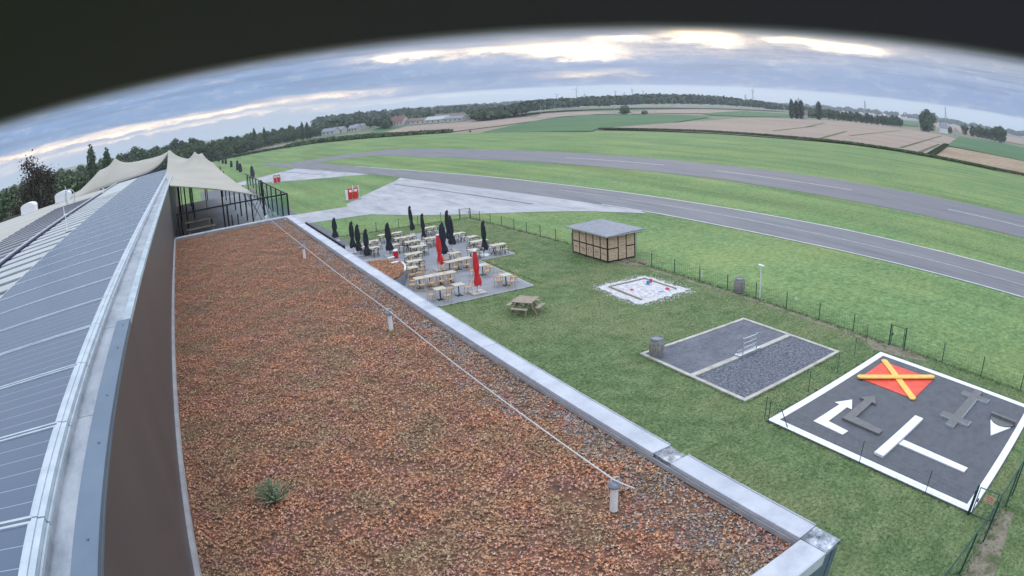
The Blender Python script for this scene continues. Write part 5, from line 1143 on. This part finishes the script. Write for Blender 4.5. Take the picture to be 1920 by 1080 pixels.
# big loose copper tree by the hall
g = np.random.default_rng(21); tb = thing('copper_beech', 'large loose dark purple leaved tree beyond the hall roof', 'tree', (-19.6, 70, 0))
sk = MB().tube([(0, 0, 0), (.2, 0, 4), (.1, .1, 8), (0, .2, 11)], [.45, .38, .28, .15], 8); tips = []
def grow(p, d, ln, r, lv):
    q = p+d*ln; sk.tube([tuple(p), tuple(p+d*ln*.5+Vector(g.normal(0, ln*.05, 3))), tuple(q)], [r, r*.8, r*.6], 5, cap=False)
    if lv == 0: tips.append(q); tips.append(p+d*ln*.6); return
    for k in range(3 if lv > 1 else 3):
        nd_ = (d+Vector(g.normal(0, .55, 3))).normalized(); grow(q, nd_, ln*.72, r*.6, lv-1)
for k in range(12):
    a = k*2.4; z = 4.5+k*.55; grow(Vector((.1, .1, z)), Vector((math.cos(a), math.sin(a), .55+.05*k)).normalized(), 1.9-.03*k, .16, 2)
grow(Vector((0, .2, 11)), Vector((.1, 0, 1)), 1.4, .12, 2)
build('trunk', sk, 'bark', tb, local=True)
Pt = np.array([tuple(t_) for t_ in tips]); idx = g.integers(0, len(Pt), 5200); hgt = Pt[idx, 2]
P0 = Pt[idx]+g.normal(0, 1, (5200, 3))*np.array([.55, .55, .42])
low = g.random(9000); ang = g.random(9000)*6.28; rr = 4.4*np.sqrt(g.random(9000)); PL = np.stack([rr*np.cos(ang), rr*np.sin(ang), 3.5+6.2*low*(1-.10*rr)], 1)
P0 = np.concatenate([P0, PL]); n = len(P0)
d1 = g.normal(size=(n, 3)); d1 /= np.linalg.norm(d1, axis=1, keepdims=True); d2 = np.cross(d1, g.normal(size=(n, 3))); d2 /= np.linalg.norm(d2, axis=1, keepdims=True)
s_ = g.uniform(.09, .20, n)[:, None]; V = np.stack([P0-d1*s_, P0-d2*s_*.6, P0+d1*s_, P0+d2*s_*.6], 1).reshape(-1, 3)
soup('crown', V, 4, 'leafP', parent=tb)

# far wood in the middle: one mass
def mass(name, line, depth, hmin, hmax, n, leaf, m, label, lob=6.0, seed=3, cat='wood'):
    g = np.random.default_rng(seed); P_ = np.array(line, float); seg = np.linalg.norm(np.diff(P_[:, :2], axis=0), axis=1); cum = np.r_[0, np.cumsum(seg)]
    s = g.random(n)*cum[-1]; X = np.interp(s, cum, P_[:, 0]); Y = np.interp(s, cum, P_[:, 1]); H_ = np.interp(s, cum, P_[:, 2]); dq = g.random(n)*depth
    dist = np.hypot(X, Y); X += X/dist*dq; Y += Y/dist*dq
    H_ = H_*g.uniform(hmin, hmax, n); k = 30; V = []
    for i in range(k):
        d = g.normal(size=(n, 3)); d /= np.linalg.norm(d, axis=1, keepdims=True); d[:, 2] = np.abs(d[:, 2])*.9-.15
        c = np.stack([X, Y, H_*.5], 1)+d*np.stack([np.full(n, lob), np.full(n, lob), H_*.5], 1)*g.uniform(.75, 1.05, n)[:, None]
        c[:, 2] = np.maximum(c[:, 2], .5)
        nn = d+g.normal(0, .4, (n, 3)); nn /= np.linalg.norm(nn, axis=1, keepdims=True); a = np.cross(nn, g.normal(size=(n, 3))); a /= np.linalg.norm(a, axis=1, keepdims=True); b = np.cross(nn, a); s_ = (leaf*g.uniform(.6, 1.4, n))[:, None]
        V.append(np.stack([c-a*s_, c-b*s_*.8, c+a*s_, c+b*s_*.8], 1))
    V = np.concatenate(V, 0).reshape(-1, 3)
    return tag(soup(name, V, 4, m), label, cat, kind='stuff')
mass('far_wood', [(215, 424, 8), (262, 463, 11), (330, 540, 15), (372, 582, 16), (430, 620, 17), (464, 632, 19), (520, 640, 20), (610, 660, 24), (700, 660, 24), (754, 655, 22), (800, 620, 17), (830, 600, 13)], 120, .75, 1.05, 1500, 2.3, 'leafB', 'dark wood along the skyline behind the wheat fields', 7)
mass('far_wood', [(830, 640, 14), (900, 620, 13), (800, 520, 11), (720, 430, 10), (560, 372, 8)], 60, .6, 1.0, 420, 2.0, 'leafB', 'low dark wood between the far wood and the poplars', 6, 8)
mass('far_treeline', [(1500, 2300, 16), (2100, 1500, 20), (2350, 1000, 26), (2300, 650, 22), (2400, 420, 26), (2450, 200, 24), (2400, 0, 22)], 160, .4, 1.15, 620, 4.5, 'leafB', 'thin broken tree line along the right horizon', 12, 9, 'tree line')
mass('far_treeline', [(500, 2300, 26), (760, 2200, 26), (1000, 1900, 20), (1150, 1700, 18)], 300, .6, 1.1, 420, 5, 'leafB', 'low distant tree line behind the village roofs', 14, 10, 'tree line')
mass('far_treeline', [(200, 900, 22), (300, 880, 18), (420, 900, 14), (480, 880, 12)], 120, .6, 1.1, 260, 3.5, 'leafB', 'distant trees on the slope above the village', 9, 12, 'tree line')
mass('far_treeline', [(150, 560, 11), (175, 580, 10), (215, 600, 9), (250, 560, 8), (262, 520, 8)], 40, .7, 1.1, 160, 1.8, 'leafA', 'trees behind the long low barns', 5, 13, 'tree line')
mass('field_hedge', [(159, 207, .5), (177, 167, .75), (184, 141, .8), (194, 109, .85), (192, 87, .8), (189, 74, .9), (185, 50, .5), (187, 36, .5)], 1.8, .5, 1.2, 1400, .28, 'leafA', 'dark ragged hedge strip between the airfield and the wheat', 1.4, 14, 'hedge')
mass('field_hedge', [(194, 76, .6), (301, 108, .6)], 1.4, .5, 1.1, 300, .5, 'leafB', 'dark hedge between the wheat and the stubble field', 1.4, 15, 'hedge')
mass('field_hedge', [(60, 352, 2.0), (80, 352, 2.5), (97, 328, 2.2), (112, 300, 1.5), (128, 284, .9)], 6, .6, 1.1, 240, .9, 'leafA', 'rough green hedge beside the hay meadow', 2.2, 16, 'hedge')
mass('field_hedge', [(14, 336, 1.2), (54, 353, 1.1), (74, 357, 1.1)], 2, .6, 1.1, 150, .6, 'leafB', 'low dark hedge along the far left airfield edge', 1.5, 17, 'hedge')
mass('village_trees', [(118, 540, 11), (140, 560, 12), (165, 560, 11)], 30, .8, 1.15, 110, 1.8, 'leafB', 'dark trees around the village houses', 5, 28, 'trees')
mass('village_trees', [(157, 500, 8), (178, 530, 9), (160, 470, 7), (152, 452, 6)], 22, .8, 1.15, 60, 1.6, 'leafB', 'clump of dark trees in front of the barns', 4.5, 18, 'trees')
# poplars, farm trees, hedgerow trees on the right
for x, y, s_, w, lb in ((462, 324, 1.5, 1.9, 'left tall poplar of the left trio beyond the wheat'), (467, 322, 1.45, 1.9, 'middle tall poplar of the left trio beyond the wheat'), (472, 320, 1.5, 1.9, 'right tall poplar of the left trio beyond the wheat'), (500, 318, 1.5, 2.2, 'single tall poplar beyond the wheat, right of the trio')):
    r = put_tree(PRO['P'], x, y, s_, lb, 'poplar', 'poplars beyond the wheat'); r.scale = (w*1.25, w*1.25, s_)
hr = [(561, 343), (559, 336), (557, 329), (555, 322), (553, 316), (551, 310), (550, 303), (549, 296), (549, 290), (548, 283), (549, 277), (555, 273), (563, 272), (572, 272), (582, 273), (592, 273), (602, 274)]
for i, (x, y) in enumerate(hr):
    put_tree(PRO['AB'[i % 2]], x, y, 1.0*random.uniform(.85, 1.12), 'dark round hedgerow tree behind the wheat field', 'tree', 'hedgerow trees behind the wheat')
put_tree(PRO['A'], 536, 212, 2.0, 'very large round tree beside the white farmhouse', 'tree')
put_tree(PRO['B'], 545, 220, 1.5, 'broad tree merged behind the very large farmhouse tree', 'tree')
for i, (x, y, s_) in enumerate(((610, 214, .75), (618, 210, .6), (602, 222, .6))): put_tree(PRO['B'], x, y, s_, ['dark tree right of the farmhouse chimney', 'small tree at the right end of the farmyard', 'low tree behind the farmhouse gable'][i], 'tree')
for i, (x, y, s_) in enumerate(((661, 212, 1.15), (656, 200, 1.2), (652, 191, 1.25), (645, 184, 1.1), (636, 176, 1.15), (628, 168, 1.1), (614, 159, 1.45), (604, 151, 1.6), (598, 147, 1.4))): put_tree(PRO['B' if i % 2 else 'A'], x, y, s_, 'dark round tree in the row right of the farmhouse', 'tree', 'tree row right of the farmhouse')
put_tree(PRO['S'], 333.8, 401.8, 2.5, 'lone dark round bush in the far wheat', 'bush'); put_tree(PRO['S'], 345.5, 391, 1.15, 'small dark bush right of the lone round bush', 'bush')
put_tree(PRO['S'], 262, 466, 2.2, 'bush beside the utility poles at the wood edge', 'bush')
for i, (x, y, s_) in enumerate(((120, 286, .35), (128, 262, .3))): put_tree(PRO['S'], x, y, s_, ['tiny bush at the airfield edge near the pale field', 'tiny bush at the airfield edge near the maize'][i], 'bush')

# ------------------------------------------------------------------ far buildings
def house(x, y, w, d, h, rh, rz, wm, rm, lab, name='farm_house', chim=False, win=3, cat='house', group=None):
    t = thing(name, lab, cat, (x, y, 0), group, rz)
    build('wall', MB().add([(-w/2, -d/2, 0), (w/2, -d/2, 0), (w/2, d/2, 0), (-w/2, d/2, 0), (-w/2, -d/2, h), (w/2, -d/2, h), (w/2, d/2, h), (-w/2, d/2, h), (-w/2, 0, h+rh), (w/2, 0, h+rh)],
          [(0, 1, 5, 4), (2, 3, 7, 6), (1, 2, 6, 9, 5), (3, 0, 4, 8, 7), (4, 5, 9, 8), (6, 7, 8, 9), (3, 2, 1, 0)]), wm, t, local=True)
    o_ = .35; s_ = rh/(d/2)
    rm_ = MB()
    for sg_ in (-1, 1):
        y0_, z0_ = sg_*(d/2+o_), h-o_*s_
        pts = [(-w/2-o_, y0_, z0_+.06), (w/2+o_, y0_, z0_+.06), (w/2+o_, 0, h+rh+.06), (-w/2-o_, 0, h+rh+.06)]
        rm_.add(pts+[(a, b, c+.18) for a, b, c in pts], [(0, 1, 2, 3), (7, 6, 5, 4), (0, 4, 5, 1), (1, 5, 6, 2), (2, 6, 7, 3), (3, 7, 4, 0)])
    rf_ = build('roof', rm_, rm, t, local=True)
    if chim: build('chimney', MB().obox((w*.42, 0, h+rh+.5), (1.1, 1.1, 3.2)), 'slate', rf_, local=True)
    for k in range(win): build('window', MB().obox((-w/2+(k+.5)*w/win, -d/2-.03, h*.55), (1.1, .08, 1.2)), 'glassg', t, local=True)
    return t
GB = 'village buildings beyond the airfield'
house(588, 214, 9, 8, 5.2, 3.6, R(112), 'whitep', 'slate', 'white gabled farmhouse beside the very large tree', chim=True, win=2)
house(548, 221, 8, 6, 2.6, 2.0, R(100), 'render', 'tile', 'low white outbuilding left of the very large tree', 'farm_shed', win=1, cat='shed')
house(612, 207, 6, 5, 3.2, 2.2, R(30), 'render', 'slate', 'small pale outbuilding at the right of the farmyard', 'farm_shed', win=1, cat='shed')
house(487, 330, 12, 8, 4.5, 3.2, R(125), 'render', 'tile', 'pale house between the tall poplars', win=2)
BR = [(181, 541, 14, 9, 3.6, 3.6, 'render', 'brick', 'barn with a red gable at the left end of the village row'), (193, 533, 14, 10, 4.2, 4.2, 'render', 'brick', 'taller barn with a red roof second in the village row'), (206, 520, 20, 10, 3.0, 2.2, 'render', 'tile', 'long white walled barn third in the village row'), (216, 500, 22, 10, 2.8, 2.6, 'render', 'sheetl', 'pale roofed shed fourth in the village row'), (224, 484, 18, 9, 2.8, 1.8, 'render', 'slate', 'low grey roofed shed at the right end of the village row'), (236, 520, 30, 12, 3.4, 3.4, 'render', 'tile', 'long dull red roofed barn behind the village row')]
for x, y, w, d, h, rh, wm, rm, lb in BR: house(x, y, w, d, h, rh, R(-58), wm, rm, lb, 'barn', cat='barn', win=4, group=GB)
for x, y, w, lb in ((124, 508, 13, 'white bungalow at the left village end'), (134, 515, 10, 'small pale house beside the white bungalow'), (146, 512, 9, 'pale house half hidden by village trees'), (160, 545, 11, 'white house nearest to the wood end')):
    house(x, y, w, 8, 3.0, 2.4, R(-50), 'render', 'slate', lb, 'village_house', group=GB)
house(-24, 88, 7, 5, 3.0, 2.2, R(10), 'wall2', 'slate', 'grey roofed garden shed behind the hall by the tall poplars', 'garden_shed', cat='shed', win=1)
house(-34, 75, 9, 6, 3.2, 1.8, R(40), 'render', 'slate', 'pale house half hidden by trees at the left edge', 'village_house', win=2)
# radio masts, utility poles, wind turbines
def pole(x, y, h, lab, arm=True, r=.22):
    t = thing('utility_pole', lab, 'utility pole', (x, y, 0), 'utility poles across the fields')
    build('post', MB().tube([(x, y, 0), (x, y, h)], [r, r*.7], 6), 'kerb', t)
    if arm: build('crossarm', MB().obox((x, y, h-.5), (2.2, .2, .2), math.atan2(y, x)+PI/2), 'kerb', t)
PL = [(261, 489, 9, 'pole left of the far wood'), (266, 471, 8.5, 'second pole left of the far wood with a white box'), (288.5, 456, 9, 'pole at the start of the far wood'), (384, 578, 12, 'pole in front of the far wood middle'), (342, 425, 10.5, 'tall pole left of the lone round bush'), (379.6, 416, 5, 'short pole right of the small dark bush'), (582, 603, 14, 'pole with cross arm in front of the right wood'), (451, 375, 11.5, 'left leg pole of the twin pole line end'), (463, 378, 9.5, 'right leg pole of the twin pole line end'), (679, 489, 13, 'pole in front of the low wood'), (603, 275, 9, 'pole behind the wheat by the hedgerow trees'), (560, 183, 7, 'pole at the beet field by the tree row')]
for x, y, h, lb in PL: pole(x, y, h, 'grey utility '+lb, r=.012*math.hypot(x, y)*.045)
def turbine(x, y, h, lab, r=None, ph=.3, face=None):
    t = thing('wind_turbine', lab, 'wind turbine', (x, y, 0), 'wind turbines on the skyline'); k = math.hypot(x, y)/1000
    build('tower', MB().tube([(x, y, 0), (x, y, h)], [.9*k, .5*k], 8), 'slate', t)
    dv = Vector((-x, -y, 0)).normalized(); hub = Vector((x, y, h))+dv*1.5*k; r = r or h*.30
    build('nacelle', MB().obox(tuple(Vector((x, y, h+.2))+dv*.3*k), (3.2*k, 1.2*k, 1.2*k), math.atan2(dv.y, dv.x)), 'slate', t)
    sd2 = Vector((-dv.y, dv.x, 0))
    for q in range(3):
        a = ph+q*2*PI/3; u = sd2*math.cos(a)+Vector((0, 0, 1))*math.sin(a); build('blade', MB().tube([tuple(hub), tuple(hub+u*r*.3), tuple(hub+u*r)], [.25*k, .45*k, .1*k], 4), 'slate', t)
TB = [(1669, 2493, 43, 'wind turbine far left of the skyline group'), (1743, 2442, 68, 'largest wind turbine, nearest of the skyline group'), (1774, 2420, 42, 'small wind turbine right of the largest one'), (1887, 2332, 53, 'wind turbine above the far wood middle'), (1917, 2307, 42, 'very small wind turbine above the wood'), (1947, 2283, 60, 'tall wind turbine above the wood, second largest'), (1986, 2249, 52, 'wind turbine above the wood right of the tall one'), (1953, 1560, 60, 'lone wind turbine right of the far wood')]
for i, (x, y, h, lb) in enumerate(TB): turbine(x, y, h, lb, r=26 if i == 1 else 13, ph=.4+.7*i)
def mast(x, y, h, lab):
    t = thing('radio_mast', lab, 'mast', (x, y, 0), 'lattice masts on the skyline'); k = math.hypot(x, y)/1000; mb = MB(); w = 1.1*k
    for sx_, sy_ in ((-1, -1), (1, -1), (1, 1), (-1, 1)): mb.tube([(x+sx_*w, y+sy_*w, 0), (x+sx_*w*.45, y+sy_*w*.45, h)], .28*k, 4)
    for j in range(7): z0_, z1_ = h*j/7, h*(j+1)/7; mb.tube([(x-w*(1-.55*j/7), y-w*(1-.55*j/7), z0_), (x+w*(1-.55*(j+1)/7), y-w*(1-.55*(j+1)/7), z1_)], .16*k, 4)
    build('lattice', mb, 'slate', t); build('antenna', MB().tube([(x, y, h), (x, y, h*1.12)], .15*k, 4), 'slate', t)
mast(1934, 1584, 42, 'slim lattice mast just left of the lone turbine'); mast(2209, 1171, 52, 'lattice mast rising right of the poplars'); mast(2353, 845, 66, 'tallest lattice mast near the farmhouse'); mast(1550, 1060, 34, 'thin mast tip behind the tall poplars')
house(1960, 1575, 90, 30, 10, 5, R(130), 'render', 'sheetl', 'long pale industrial hall at the foot of the lone turbine', 'industrial_hall', win=5, cat='hall')
# hills far left
hv = MB(); vs = []; fs = []; NH = 60
for i in range(NH+1):
    a = R(60+60*i/NH); hh = 12+3000*math.tan(R(-.15+.42*math.exp(-((60+60*i/NH-104)/6)**2)+.15*math.sin(i*.5)*.5))
    for (rr_, zz) in ((2500, -1), (3000, max(1, hh)), (3150, max(1, hh*.9)), (3180, -1)): vs.append((rr_*math.cos(a), rr_*math.sin(a), zz))
    if i:
        for q in range(3): b0 = (i-1)*4+q; fs.append((b0, b0+4, b0+5, b0+1))
tag(build('hills', hv.add(vs, fs), 'land', smooth=True), kind='structure')

# ------------------------------------------------------------------ air between here and the horizon
hz = bpy.data.materials.new('haze'); hz.use_nodes = True; t_ = hz.node_tree; t_.nodes.clear()
pv_ = t_.nodes.new('ShaderNodeVolumePrincipled'); pv_.inputs['Density'].default_value = HAZE; pv_.inputs['Color'].default_value = (.78, .87, 1, 1); pv_.inputs['Anisotropy'].default_value = .2
o_ = t_.nodes.new('ShaderNodeOutputMaterial'); t_.links.new(pv_.outputs[0], o_.inputs['Volume']); MT['haze'] = hz
hb = build('haze', MB().box(-3300, 3300, -3300, 3300, -1.5, 120), 'haze'); tag(hb, kind='stuff', label='thin pale haze over the fields', cat='haze')
